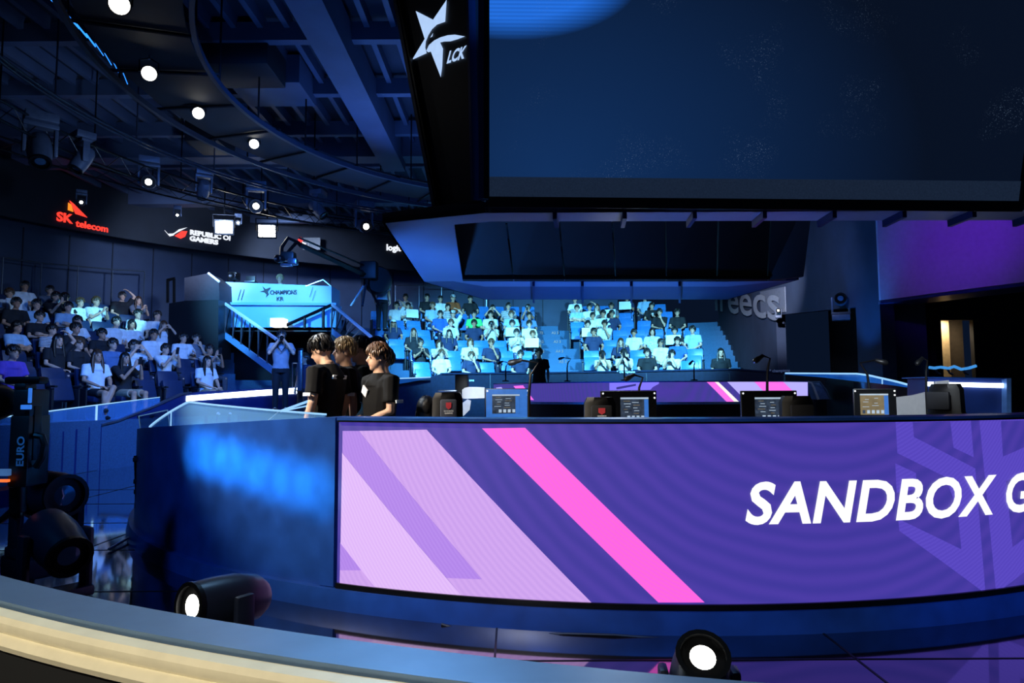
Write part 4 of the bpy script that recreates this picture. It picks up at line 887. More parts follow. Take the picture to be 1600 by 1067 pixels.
# people: px, row, shirt, pose, hair
PEOPLE = {'left': [
 (20, 0, 'p', 'lap', 'short'), (151, 0, 'w', 'lap', 'long', 'cross'), (195, 0, 'k', 'phone', 'long', 'short'), (324, 0, 'w', 'lap', 'long', 'short'),
 (89, 1, 'k', 'up', 'long'), (122, 1, 'k', 'cup', 'short', 'short'), (175, 1, 'd', 'lap', 'short'), (208, 1, 'w', 'eyes', 'short'), (258, 1, 'w', 'phone', 'short'), (327, 1, 's', 'phone', 'short'),
 (24, 2, 'l', 'fold', 'short'), (79, 2, 's', 'lap', 'short'), (116, 2, 'k', 'lap', 'short'), (157, 2, 'k', 'side', 'short'), (238, 2, 'w', 'lap', 'short'), (285, 2, 'w', 'cup', 'short', 'short'), (305, 2, 'g', 'chin', 'short'),
 (58, 3, 'k', 'fold', 'short'), (118, 3, 'w', 'side', 'short'), (179, 3, 'w', 'lap', 'short'), (203, 3, 'w', 'cup', 'bob'), (253, 3, 'w', 'eyes', 'long'), (279, 3, 'k', 'clap', 'long'),
 (20, 4, 'k', 'lap', 'short'), (52, 4, 'l', 'lap', 'short'), (102, 4, 'l', 'fold', 'short'), (212, 4, 'w', 'lap', 'short'), (243, 4, 'w', 'side', 'short'),
 (8, 5, 'w', 'board', 'short'), (96, 5, 'k', 'fold', 'short'), (121, 5, 'w', 'lap', 'short'), (146, 5, 'w', 'clap', 'short'), (82, 5, 'k', 'phone', 'short'),
 (32, 6, 'w', 'fold', 'short'), (72, 6, 'g', 'lap', 'short'), (186, 6, 'k', 'up', 'short'), (212, 6, 'g', 'clap', 'long')],
 'mid': [
 (690, 0, 'w', 'lap', 'short'), (737, 0, 'n', 'chin', 'short'), (814, 0, 'n', 'lap', 'short'),
 (657, 1, 'k', 'clap', 'short', 'short'), (686, 1, 'f', 'phone', 'bob'), (735, 1, 'w', 'chin', 'bob'), (768, 1, 'n', 'chin', 'short'),
 (646, 2, 'k', 'lap', 'long'), (702, 2, 'n', 'lap', 'long'), (808, 2, 'w', 'clap', 'short'), (833, 2, 'g', 'board', 'short'),
 (614, 3, 'n', 'side', 'long'), (705, 3, 'w', 'lap', 'short'), (741, 3, 'n', 'side', 'short'), (768, 3, 'w', 'phone', 'short'), (801, 3, 'l', 'board', 'short'), (828, 3, 'w', 'lap', 'short'),
 (688, 4, 'b', 'lap', 'short'), (708, 4, 'w', 'up', 'short'), (741, 4, 'G', 'lap', 'short'), (767, 4, 'w', 'chin', 'short'), (800, 4, 'l', 'lap', 'short'), (828, 4, 'd', 'lap', 'short'),
 (619, 5, 'w', 'up', 'short'), (637, 5, 'w', 'board', 'short'), (676, 5, 'l', 'lap', 'short'), (700, 5, 's', 'lap', 'short'), (770, 5, 'k', 'eyes', 'short'), (795, 5, 's', 'lap', 'short'), (826, 5, 'd', 'phone', 'short'),
 (633, 6, 's', 'clap', 'short'), (667, 6, 'k', 'lap', 'short'), (688, 6, 'w', 'lap', 'short'), (708, 6, 'o', 'lap', 'short'), (735, 6, 'k', 'side', 'short')],
 'right': [
 (942, 0, 'w', 'phone', 'short'), (976, 0, 'w', 'phone', 'short'), (1012, 0, 'k', 'lap', 'short'), (1051, 0, 'w', 'phone', 'short'),
 (971, 1, 'n', 'cup', 'long'), (1034, 1, 'w', 'lap', 'short'), (1060, 1, 'b', 'lap', 'short'),
 (929, 2, 'n', 'side', 'short', 'short'), (992, 2, 'w', 'lap', 'short'), (1021, 2, 'f', 'lap', 'bob'), (1056, 2, 'k', 'board', 'short'), (1084, 2, 'l', 'lap', 'short'),
 (920, 3, 'k', 'board', 'short', 'short'), (946, 3, 'w', 'chin', 'short'),
 (928, 4, 'w', 'side', 'short'), (944, 4, 'w', 'lap', 'short'), (958, 4, 'n', 'side', 'short'), (1033, 4, 'k', 'chin', 'short'), (1061, 4, 'k', 'lap', 'short'),
 (903, 5, 'l', 'fold', 'short'), (923, 5, 'w', 'up', 'short'), (935, 5, 'w', 'lap', 'long'), (957, 5, 'g', 'board', 'short'), (1021, 5, 'k', 'cup', 'short'),
 (900, 6, 'w', 'lap', 'short'), (982, 6, 'n', 'board', 'short'), (1010, 6, 'l', 'lap', 'short')]}
ROWEXT = {'left': [(-6, 335, 43), (-4, 340, 41), (-2, 330, 38), (-3, 300, 36), (-4, 262, 34), (-4, 232, 32), (-4, 232, 31)],
          'mid': [(662, 845, 30), (655, 845, 29), (622, 845, 28), (598, 840, 27), (596, 840, 26), (592, 840, 25), (615, 838, 24)],
          'right': [(935, 1100, 31), (925, 1112, 30), (918, 1100, 29), (908, 1085, 28), (904, 1070, 27), (898, 1050, 26), (896, 1045, 25)]}
ROWN = ['front row', 'second row', 'third row', 'fourth row', 'fifth row', 'sixth row', 'top row']
M_PHONE = mat('phone_body', (30, 32, 38), .3); M_PAPER = mat('white_placard', (226, 232, 236), .6, var=.05, scale=5)
pb = MB(); pb.box((0, 0, 0), (.075, .010, .155), None, .008); PHONE = pb.mesh('phone', [M_PHONE])
pb = MB(); pb.box((0, 0, 0), (.44, .012, .30), None, .004); BOARD = pb.mesh('placard', [M_PAPER])
pb = MB(); pb.lathe([(.028, 0), (.036, .10), (.038, .105), (.03, .11), (.001, .115)], n=14); CUP = pb.mesh('cup', [mat('cup_white', (210, 214, 220), .4)])
rnd = random.Random(3)
for blk, lst in PEOPLE.items():
    bn_ = BLK[blk]['name']
    for row in range(7):
        rp = sorted([x for x in lst if x[1] == row]); lo, hi, pit = ROWEXT[blk][row]
        seats = [(x[0], x) for x in rp]; px = lo
        cand = lo
        while cand <= hi:
            if all(abs(cand-s_[0]) > pit*.80 for s_ in seats): seats.append((cand, None)); cand += pit
            else: cand += 2
        seats.sort(key=lambda s_: s_[0]); pi_ = 0
        for si, (px, who) in enumerate(seats):
            th, P = spot(blk, px, row); rz = th+PI
            src = SEAT0 if who else SEAT1; k = 0 if who else 1
            if not used[k]: st = src; used[k] = True
            else: st = copy_tree(src)
            st.location = P; st.rotation_euler = (0, 0, rz)
            tag(st, ('occupied' if who else 'empty tipped-up')+(' shade-darkened blue' if blk == 'left' else ' blue')+f' theatre seat, {ORD[si+1]} from left, {ROWN[row]}, {bn_}', 'seat', 'seats in the '+bn_)
            for ch in st.children:
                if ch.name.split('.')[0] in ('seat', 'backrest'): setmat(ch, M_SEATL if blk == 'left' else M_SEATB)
            if not who: continue
            pi_ += 1; sh, pose, hair = who[2], who[3], who[4]; legs = who[5] if len(who) > 5 else 'long'
            F_ = fig(pose, legs); hd = rnd.uniform(-.16, .16); s = rnd.uniform(.96, 1.03)
            lab = f'person in {SH[sh][1]}, {PW[pose]}, {ORD[pi_]} from left, {ROWN[row]}, {bn_}'
            cp = M_WHITE if (blk, px) in (('mid', 614), ('mid', 708)) else None
            pl = P+Vector((0, 0, 0)); o = add_person(F_, pl, rz+hd, lab, 'audience in the '+bn_, SH[sh][0], TR[rnd.choice((0, 0, 1, 1, 2, 3)) if legs == 'long' else (4 if legs == 'short' and rnd.random() < .4 else 0)], hair, M_HAIRB if hair != 'short' and rnd.random() < .6 else (M_TAN if rnd.random() < .08 else M_HAIR), M_SKIN2 if rnd.random() < .3 else None, M_WHITE if rnd.random() < .5 else None, cp, s, rnd.randrange(3))
            Mw = Matrix.Translation(pl) @ Matrix.Rotation(rz+hd, 4, 'Z')
            hold = {'phone': ('phone', PHONE, (0, -.42, 1.16), .2), 'board': ('placard', BOARD, (0, -.43, .90), -.2), 'cup': ('cup', CUP, (.055, -.375, .80), 0)}.get(pose)
            if hold:
                h = bpy.data.objects.new(hold[0], hold[1]); COL.objects.link(h); h.matrix_world = Mw @ Matrix.Translation(Vector(hold[2])*s) @ Matrix.Rotation(hold[3], 4, 'X')
                tag(h, f'{dict(phone="dark phone", placard="white placard", cup="white paper cup")[hold[0]]} held by {ORD[pi_]} person from left in {ROWN[row]} of {bn_}', hold[0], hold[0]+'s held up in the '+bn_)
# ------------------------------------------------------------------ aisle stairs
def aisle(name, label, pxs, rows, f0, rise, r0, texts, n=14):
    t = thing(name, label, 'stairs', pol(thf(pxs[0][0], r0), r0, f0))
    for k in range(n):
        u = k/2; i = min(int(u), len(pxs)-2); fr = u-i
        l = pxs[i][0]+(pxs[i+1][0]-pxs[i][0])*fr; r_ = pxs[i][1]+(pxs[i+1][1]-pxs[i][1])*fr
        rr = r0-.62+.45*k; z = f0+rise*.5*k; a0, a1 = thf(l, rr), thf(r_, rr)
        mb = MB(); mb.arc([(rr, z-.45), (rr, z+.015), (rr+.47, z+.015), (rr+.47, z-.45)], a0, a1, 4); st = mb.build('step', M_STEP, t, False)
        if k % 2 == 0 and texts:
            for side, s_ in zip((.16, .84), texts(k//2)):
                if not s_: continue
                a = a0+(a1-a0)*side; mb = MB(); put_text(mb, s_, .13, pol(a, rr-.006, z-.12), (-cos(a), -sin(a), 0), (0, 0, 1), bold=.003); mb.build('number_plate', mat('number_print', (190, 225, 245), .5, emit=.25), st, False)
    return t
APX = [(838, 898), (838, 896), (838, 894), (838, 888), (838, 882), (838, 878), (838, 874), (838, 872)]
aisle('aisle_stairs', 'blue lit aisle stairs with seat number signs between the two far blocks', APX, 7, 1.32, .388, 9.9, lambda k: (f'C {k+1}2', f'A{8-k if k < 7 else 1} 3'))
aisle('aisle_stairs', 'dim blue stairs climbing along the right edge of the far stand', [(1112, 1172), (1112, 1165), (1106, 1158), (1100, 1150), (1094, 1144), (1086, 1136), (1080, 1128), (1074, 1120)], 7, 1.32, .388, 9.9, None)
aisle('aisle_stairs', 'dark stairs with seat number signs left of the far stand', [(596, 660), (590, 646), (578, 622), (566, 596), (556, 588), (548, 580), (540, 570), (530, 560)], 7, 1.32, .388, 9.9, lambda k: ('', 'C3' if k == 1 else ('14' if k == 3 else '')), 8)
aisle('aisle_stairs', 'black stairs beside the left stand under the railing', [(346, 415), (350, 420), (352, 424), (352, 426), (352, 428), (345, 420), (340, 410), (330, 400)], 7, .75, .30, 10.2, None, 8)
# rails at the top rows
def rail(label, pts, posts, m=M_GREYM, r=.02, zb=1.0):
    t = thing('guard_rail', label, 'railing', pts[0]); mb = MB(); mb.tube(pts, r, 6); mb.build('top_bar', m, t)
    for p, h in posts: mb = MB(); mb.tube([p, Vector(p)-Vector((0, 0, h))], r*.9, 6); mb.build('post', m, t)
    return t
q = [ring(16.2).hit(px, py, True) for px, py in ((5, 402), (65, 411), (122, 416), (176, 421), (226, 424))]; q = [ring(16.2).p(*k) for k in q]
rail('thin guard rail behind the top row of the left stand', q, [(p, 1.0) for p in q])
q = [ring(15.9).hit(px, py, True) for px, py in ((618, 446), (655, 446), (690, 447), (760, 449))]; q = [ring(15.9).p(*k) for k in q]
rail('thin blue guard rail behind the top row of the centre stand', q, [(p, 1.0) for p in q])

# ------------------------------------------------------------------ caster booth with stairs, tunnel, railings
M_BOOTH = mat('booth_blue', (120, 190, 235), .45, var=.05, scale=2); M_BOOTHD = mat('booth_grey_brown', (46, 44, 50), .7, var=.12)
DB = 18.4
def B(px, py, Y=DB): return at(px, py, Y)
bt = thing('caster_booth', 'bright sky blue caster booth front with star emblem above the tunnel', 'booth', B(430, 607))
def quad(name, m, par, pts, th_=.1, d=(0, 1, 0)):
    mb = MB(); mb.prism(pts, th_, d); return mb.build(name, m, par, False)
quad('upper_front', mat('booth_upper', (165, 205, 235), .4, var=.08, scale=1.5), bt, [B(343, 472.5), B(518, 473), B(518, 447), B(343, 440)], .9)
quad('lower_front', M_BOOTH, bt, [B(338, 514), B(525, 514), B(525, 475), B(340, 473)], .6)
quad('ledge', M_BOOTH, bt, [B(338, 476, DB-.12), B(525, 477, DB-.12), B(525, 473, DB-.12), B(338, 472, DB-.12)], .2)
quad('tunnel_lintel', M_BLACK, bt, [B(338, 518), B(525, 518), B(525, 514), B(338, 514)], .6)
quad('tunnel_back', mat('tunnel_dark', (12, 13, 18), .8), bt, [B(330, 640, 20.6), B(540, 640, 20.6), B(540, 500, 20.6), B(330, 500, 20.6)], .1)
quad('side_wall', M_BOOTHD, bt, [B(517, 640), B(533, 640), B(533, 514), B(517, 514)], 1.0)
quad('booth_floor', M_BLACK, bt, [B(338, 516, DB), B(525, 516, DB), B(525, 516, DB)+V3(0, 2.5, 0), B(338, 516, DB)+V3(0, 2.5, 0)], .08, (0, 0, 1))
e = lambda x, y: B(330+x*.2249, 440+y*.2249, DB-.03); M_NP = mat('navy_print', (16, 22, 40), .5)
mb = MB(); mb.face([e(*p) for p in [(355, 30), (378, 52), (412, 40), (392, 68), (398, 84), (378, 112), (384, 92), (370, 74), (338, 70), (368, 60)]]); mb.build('emblem', M_NP, bt, False, False)
mb = MB(); put_text(mb, 'CHAMPIONS', .16, e(405, 88), (1, 0, 0), (0, 0, 1), bold=.003, align='LEFT', sx=.80, shear=.1); mb.build('lettering', M_NP, bt, False, False)
mb = MB(); put_text(mb, 'KR', .15, e(452, 132), (1, 0, 0), (0, 0, 1), bold=.003, align='LEFT'); mb.build('lettering', M_NP, bt, False, False)
for x, y, w_, h_ in ((182, 130, 4, 75), (206, 128, 4, 75), (682, 108, 3, 70), (700, 132, 3, 70)): mb = MB(); mb.face([e(x, y), e(x+w_, y), e(x+w_+22, y-h_), e(x+22, y-h_)]); mb.build('stripe', M_NP, bt, False, False)
mb = MB(); mb.tube([B(478, 447), B(505, 437), B(517, 447)], .02, 5); mb.build('edge_trim', M_STEEL, bt)
dbx = thing('equipment_box', 'black box with slanted white edged top, left of the booth', 'box', B(315, 500))
quad('panel', M_BOOTHD, dbx, [B(288, 470, 17.6), B(343, 470, 17.6), B(342, 441, 17.6), B(325, 427, 17.6), B(288, 434, 17.6)], .8)
quad('base_panel', M_BLACK, dbx, [B(262, 560, 17.5), B(341, 560, 17.5), B(341, 468, 17.5), B(288, 470, 17.5), B(264, 474, 17.5)], .8)
mb = MB(); mb.tube([B(325, 426.5, 17.6), B(343, 440.5, 17.6)], .03, 5); mb.build('edge_trim', M_WHITE, dbx)
# white light cube hung on the booth front
lc = thing('light_cube', 'glowing white cube lamp on the booth front above the photographer', 'lamp', B(436, 511))
mb = MB(); mb.box(B(436, 504.5, DB-.30), (.36, .36, .23), None, .015); mb.build('shade', mat('glowing_white', (250, 248, 240), .5, emit=1.5, var=.01), lc)
mb = MB(); mb.box(B(424, 504.5, DB-.12), (.2, .14, .26), None, .01); mb.build('bracket', M_BOOTH, lc)
# items on the booth desk
for px, lb_ in ((366, 'small dark camera on the left end of the booth top'), (392, 'dark monitor box standing on the booth top')):
    t = thing('small_camera' if px == 366 else 'desk_monitor', lb_, 'camera' if px == 366 else 'monitor', B(px, 442)); mb = MB()
    if px == 366:
        mb.box(B(px, 432, DB+.25), (.24, .3, .22), None, .03); mb.build('body', M_BLACK, t); mb = MB(); mb.lathe([(.02, 0), (.09, 0), (.10, .16), (.08, .17), (.02, .14)], B(px, 432, DB+.10), (0, -1, 0), 14); mb.build('lens', M_BLACKM, t); mb = MB(); mb.tube([B(px, 436, DB+.25), B(px, 443, DB+.25)], .03, 6); mb.build('mount', M_BLACKM, t)
    else:
        mb.box(B(px, 436, DB+.25), (.26, .06, .17), None, .01); mb.build('case', M_BLACK, t); mb = MB(); mb.box(B(px, 440.5, DB+.15), (.28, .25, .03), None, .005); mb.build('foot', M_GREYM, t)
# stairs beside the booth with white-edged railings
def stair_rail(name, label, top, bot, rail_m, posts, wide=.10, bands=True, Y0=DB-.25, Y1=DB-1.9, down=None):
    t = thing(name, label, 'railing', bot[1])
    mb = MB(); mb.tube([top[0], top[1]], .045, 6); mb.build('handrail', rail_m, t)
    if bot:
        mb = MB(); a, b = bot; h = V3(0, 0, .17); mb.prism([a, b, b-h, a-h], .12, (0, 1, 0)); mb.build('stringer', mat('stringer_blue', (110, 160, 205), .5, var=.06), t, False)
        for i in range(posts+1):
            u = i/posts; p0, p1 = top[0].lerp(top[1], u), bot[0].lerp(bot[1], u)
            mb = MB(); mb.tube([p0, p1], .022, 5); mb.build('baluster', M_GREYM, t)
            if i < posts:
                q0, q1 = top[0].lerp(top[1], u+.5/posts), bot[0].lerp(bot[1], u)
                mb = MB(); mb.tube([q1, q0], .012, 4); mb.build('brace', M_BLACKM, t)
    return t
stair_rail('stair_railing', 'white edged railing of the stairs descending left of the tunnel', (B(342, 468, DB-.2), B(432, 530, DB-2.2)), (B(340, 511, DB-.2), B(432, 578, DB-2.2)), M_WHITE, 7)
quad('stair_panel', mat('stair_panel', (96, 150, 205), .5), bt, [B(338, 513, DB-.25), B(346, 516, DB-.25), B(346, 470, DB-.25), B(338, 467, DB-.25)], .1)
stair_rail('stair_railing', 'white edged railing of the stairs descending right of the tunnel', (B(519, 476, DB-.2), B(590, 535, DB-2.2)), (B(518, 512, DB-.2), B(560, 545, DB-1.7)), M_WHITE, 6)
t = thing('stair_railing', 'dark inner railing sloping across the blue booth front', 'railing', B(470, 512))
mb = MB(); mb.tube([B(441, 511, DB-.2), B(519, 476, DB-.2)], .045, 6); mb.build('handrail', M_BLACKM, t)
for px, py, p2 in ((476, 495, 513), (505, 482.5, 513)): mb = MB(); mb.tube([B(px, py, DB-.2), B(px, p2, DB-.2)], .04, 6); mb.build('post', M_BLACKM, t)
t = thing('door_frame', 'black tall metal stand frame against the wall left of the box', 'stand', B(235, 470, 19.5))
for a, b in (((262, 437), (262, 473)), ((272, 436), (272, 473)), ((261, 438), (273, 435))): mb = MB(); mb.tube([B(*a, 19.5), B(*b, 19.5)], .045, 6); mb.build('post', M_BLACKM, t)
# turnstile post and gate by the tunnel mouth
t = thing('barrier_post', 'blue lit steel post beside the photographer at the tunnel mouth', 'post', B(469, 607, 15.6)); mb = MB(); mb.box(B(469, 578, 15.6), (.09, .09, .95), None, .02); mb.build('column', M_STEEL, t); mb = MB(); mb.box(B(469, 546, 15.6), (.11, .11, .05), None, .01); mb.build('cap', M_BLACKM, t)
t = thing('chrome_stand', 'thin chrome rack frame right of the photographer', 'stand', B(460, 607, 15.9))
for a, b in (((457, 567), (465, 567)), ((465, 567), (465, 605)), ((457, 567), (457, 605))): mb = MB(); mb.tube([B(*a, 15.9), B(*b, 15.9)], .014, 5); mb.build('bar', M_STEEL, t)
# jib camera crane
jb = thing('jib_crane', 'long black camera jib arm on a tripod over the booth', 'crane', B(570, 478, 19))
JP = B(573, 430, 19); JH = B(468, 382, 15.5)
mb = MB(); mb.tube([JP, JH], [.085, .06], 4); mb.build('arm', M_BLACKM, jb)
mb = MB(); mb.tube([JP+V3(0, 0, .25), JH+V3(0, 0, .15)], .025, 5); mb.build('cable', M_BLACK, jb)
mb = MB(); mb.tube([JP, B(598, 441, 19.6)], .10, 6); mb.build('counter_arm', M_BLACKM, jb)
mb = MB(); mb.lathe([(.02, -.16), (.36, -.16), (.40, -.1), (.40, .1), (.36, .16), (.02, .16)], B(590, 438, 19.3), (.4, -1, 0), 22); mb.build('counterweight', M_BLACK, jb)
mb = MB(); mb.box(B(577, 423, 19), (.45, .4, .5), None, .04); mb.build('control_head', M_BLACK, jb)
for px, dy in ((548, 0), (566, -.4), (592, .3)): mb = MB(); mb.tube([B(572, 440, 19), at(px, 478, 19+dy)], .035, 6); mb.build('leg', M_STEEL if px != 592 else M_BLACKM, jb)
mb = MB(); mb.tube([B(573, 430, 19), B(572, 447, 19)], .09, 8); mb.build('column', M_BLACKM, jb)
mb = MB(); mb.tube([B(468, 380, 15.5), B(450, 372, 15.4), B(440, 387, 15.3), B(440, 400, 15.2)], .045, 6); mb.build('head_arm', M_BLACKM, jb)
mb = MB(); mb.tube([B(464, 378, 15.5), B(450, 394, 15.2)], .04, 6); mb.build('head_arm', M_BLACKM, jb)
mb = MB(); mb.box(B(451, 401, 15.2), (.30, .26, .2), None, .04); mb.build('camera_body', M_BLACK, jb)
mb = MB(); mb.lathe([(.03, 0), (.08, 0), (.09, .18), (.07, .2), (.03, .16)], B(441, 405, 15.1), (-.3, -1, -.1), 16); mb.build('lens', M_BLACKM, jb)
mb = MB(); mb.box(B(458, 409, 15.1), (.2, .2, .14), None, .03); mb.build('gimbal', M_STEEL, jb)
mb = MB(); mb.box(B(448, 414, 15.1), (.26, .12, .06), None, .02); mb.build('gimbal', M_STEEL, jb)

# ------------------------------------------------------------------ far desk with its LED band
FD = Cyl(3.3, 16.7, 4.1); fd = thing('team_desk', 'far team desk with a narrow purple LED band facing the stage', 'desk', FD.p(0, 0))
fz1 = FD.hit(1045, 597)[1]; fz0 = FD.hit(1045, 628)[1]; fa0, fa1 = FD.th(772), FD.th(1262)
mb = MB(); mb.grid([[FD.p(fa0+(fa1-fa0)*i/40, z, .01) for i in range(41)] for z in (fz0, fz1)], False, False)
def fq(x, y): return (900+x*.1875, 540+y*.1875)
FP = [led_mat('led_far_purple', (66, 62, 148), (74, 58, 160), scale=7), led_mat('led_far_lilac', (186, 178, 255)), led_mat('led_far_pink', (255, 116, 240)), led_mat('led_far_white', (255, 250, 246)), led_mat('led_far_violet', (134, 122, 255)), led_mat('led_far_dark', (58, 50, 130))]
def fpoly(mi, poly, off=.013): mb.mi = mi; cyl_poly(mb, FD, poly, off, .05)
fpoly(4, [fq(280, 310), fq(692, 304), fq(690, 318), fq(640, 345), fq(620, 368), fq(280, 372)]); fpoly(5, [fq(338, 346), fq(500, 318), fq(500, 334), fq(350, 364), fq(338, 364)], .016)
fpoly(2, [fq(1085, 300), fq(1152, 300), fq(1316, 468), fq(1252, 468)]); fpoly(3, [fq(1152, 300), fq(1182, 300), fq(1356, 468), fq(1316, 468)])
fpoly(1, [fq(1256, 300), fq(1480, 300), fq(1560, 376), fq(1640, 462), fq(1420, 466)]); fpoly(2, [(1178, 596.5), (1223, 596.5), (1251, 625), (1206, 626)]); fpoly(1, [(1223, 596.5), (1261, 597), (1261, 624.5), (1251, 625)])
fpoly(2, [(803, 603), (818, 602), (835, 625), (820, 624.5)]); fpoly(1, [(776, 605.5), (784, 604.5), (800, 622.5), (779, 622)])
mb.build('screen', FP, fd, False, False)
mb = MB(); mb.arc([(FD.R-.5, .1), (FD.R-.02, .1), (FD.R-.02, fz0-.05), (FD.R-.5, fz0-.05)], fa0, fa1, 40, FD); mb.build('desk_body', M_BLACK, fd)
mb = MB(); mb.arc([(FD.R-.08, fz0-.045), (FD.R+.05, fz0-.045), (FD.R+.05, fz0), (FD.R-.08, fz0)], fa0, fa1+.02, 40, FD); mb.build('trim', mat('pale_trim', (150, 190, 230), .3, .3), fd)
mb = MB(); mb.arc([(FD.R-.6, fz0), (FD.R, fz0), (FD.R, fz1), (FD.R-.6, fz1)], fa0, fa1, 40, FD); mb.build('core', M_BLACK, fd)
mb = MB(); mb.arc([(FD.R-.62, fz1), (FD.R+.02, fz1), (FD.R+.02, fz1+.02), (FD.R-.62, fz1+.02)], fa0, fa1, 40, FD); mb.build('worktop', M_NAVY, fd)
e0, e1 = FD.p(fa1, fz0), FD.p(fa1, fz1)
cp = [at(1262, 597, 14.0), at(1281, 597.5, 14.1), at(1297, 623.5, 14.0), at(1278, 624, 13.9)]
quad('end_cap', mat('cap_blue_grey', (96, 118, 160), .4), fd, [at(1268, 597.5, 14.0), at(1281, 598, 14.1), at(1290, 609, 14.05), at(1297, 623.5, 14.0), at(1278, 624, 13.9), at(1271, 605, 13.95)], .3)
mb = MB(); mb.tube([at(1262, 597, 13.9), at(1268, 598.5, 13.9), at(1272, 606, 13.88), at(1279, 624, 13.86)], .025, 5); mb.build('trim', M_WHITE, fd)
mb = MB(); mb.tube([at(1262, 596.5, 13.95), at(1281, 597, 14.0), at(1290, 608, 14.0), at(1298, 624, 13.95)], .02, 5); mb.build('trim', M_GREYM, fd)

# ------------------------------------------------------------------ near desk, monitors, microphones, chairs
DT = .90; nd = thing('team_desk', 'near team desk with white curved ends behind the LED wall', 'desk', pol(0, 2.9, .1))
na0, na1 = RD(-58), RD(58)
mb = MB(); mb.arc([(2.45, DT-.05), (3.25, DT-.05), (3.25, DT), (2.45, DT)], na0, na1, 50); mb.build('worktop', M_WHITE, nd)
mb = MB(); mb.arc([(2.5, .11), (2.56, .11), (2.56, DT-.05), (2.5, DT-.05)], na0, na1, 50); mb.build('front_panel', M_NAVY2, nd)
def wend(pts, m=M_WHITE, name='end_panel'):
    mb = MB(); mb.prism(pts, .06, (0, 1, 0)); mb.build(name, m, nd, False)
def curve_panel(name, top, bot, Y0, Y1, m=M_WHITE):
    mb = MB(); n = len(top); mb.grid([[at(*top[i], Y0+(Y1-Y0)*i/(n-1)) for i in range(n)], [at(*bot[i], Y0+(Y1-Y0)*i/(n-1)) for i in range(n)]], False, False)
    r = bmesh.ops.extrude_face_region(mb.bm, geom=mb.bm.faces[:]); bmesh.ops.translate(mb.bm, verts=[v for v in r['geom'] if isinstance(v, bmesh.types.BMVert)], vec=(0, .05, 0)); return mb.build(name, m, nd)
curve_panel('end_panel', [(722, 609), (726, 606), (732, 604.5), (745, 604.5), (757, 605)], [(722, 622), (726, 623), (732, 623), (745, 622.5), (757, 622)], 9.2, 9.4)
curve_panel('end_leg', [(711, 644), (716, 640), (722, 630), (730, 624)], [(713, 650), (724, 650), (734, 640), (736, 626)], 9.2, 9.3, mat('laminate_grey', (150, 152, 158), .5))
curve_panel('end_panel', [(1395, 621.5), (1412, 619.5), (1430, 617), (1448, 612.5)], [(1395, 652), (1412, 652), (1430, 652), (1448, 652)], 7.9, 8.3)
curve_panel('end_panel', [(1463, 596), (1473, 595), (1483, 594)], [(1463, 638), (1473, 638), (1483, 638)], 8.0, 8.1)
M_UI = [mat('ui_dark', (44, 56, 74), .3, emit=1.0, var=.5, scale=30), mat('ui_light', (176, 196, 216), .3, emit=1.0, var=.1), mat('ui_blue', (52, 112, 196), .3, emit=1.0, var=.1), mat('ui_amber', (122, 108, 78), .3, emit=1.0, var=.2), mat('screen_black', (10, 11, 14), .25)]
def monitor(px, py, Y, w_, h, yaw, kind, label):
    P = at(px, py, Y); t = thing('monitor', label, 'monitor', V3(P.x, P.y, DT)); R = Matrix.Rotation(yaw, 3, 'Z'); L = lambda x, y, z: P+R @ V3(x, y, z)
    mb = MB(); mb.box(P, (w_, .04, h), R, .008); mb.build('case', M_BLACK if kind != 'blue' else M_BLACK, t)
    mb = MB(); mb.mi = 2 if kind == 'blue' else 4; mb.box(L(0, -.021, 0), (w_*.97, .003, h*.95), R)
    x0, z0, ww, hh = {'blue': (-.04*w_, .0, .62*w_, .62*h), 'dark': (.02*w_, -.05*h, .55*w_, .70*h), 'amber': (-.02*w_, -.03*h, .66*w_, .72*h), 'part': (.1*w_, -.06*h, .5*w_, .72*h)}[kind]
    mb.mi = 3 if kind == 'amber' else 0; mb.box(L(x0, -.0235, z0), (ww, .003, hh), R)
    rn = random.Random(int(px)); lt = 3 if kind == 'amber' else 1
    mb.mi = 1; mb.box(L(x0, -.0255, z0+hh*.46), (ww, .002, hh*.07), R)
    mb.mi = 2; mb.box(L(x0+ww*.42, -.0255, z0-hh*.04), (ww*.15, .002, hh*.9), R)
    for k in range(10):
        mb.mi = 1 if k % 3 else 3; mb.box(L(x0-ww*.28+(k % 2)*ww*.34+rn.uniform(-.02, .02)*w_, -.026, z0+hh*(.34-.058*k)), (ww*rn.uniform(.12, .26), .002, hh*.022), R)
    for k in range(5): mb.mi = 1 if k else 0; mb.box(L(x0-ww*.38+k*ww*.165, -.026, z0-hh*.36), (ww*.10, .002, hh*.16), R)
    mb.build('display', M_UI, t, False)
    for sx, sz in ((-.46, .42), (.46, .42), (.46, .28)): mb = MB(); mb.ell(L(sx*w_, -.026, sz*h), (.010, .004, .010), R, 8, 5); mb.build('indicator_light', mat('indicator', (240, 242, 245), .3, emit=1.2), t)
    mb = MB(); mb.tube([L(0, .02, -h*.3), L(0, .06, -h*.4), V3(P.x, P.y, DT)+R @ V3(0, .07, .02)], .025, 8); mb.build('stand', M_BLACKM, t)
    mb = MB(); mb.box(V3(P.x, P.y, DT+.01)+R @ V3(0, .05, 0), (.26, .2, .02), R, .005); mb.build('foot', M_BLACKM, t)
monitor(792.5, 631, 7.35, .49, .33, RD(16), 'blue', 'monitor with bright blue desktop, leftmost on the near desk')
monitor(982, 636, 7.05, .58, .335, RD(3), 'part', 'monitor with pale game lobby, half behind the second chair')
monitor(1201, 636, 7.0, .56, .335, RD(-4), 'dark', 'monitor with dark game lobby, third from left on the near desk')
monitor(1366.5, 630, 7.3, .415, .31, RD(-14), 'amber', 'monitor with dim amber screen, rightmost on the near desk')
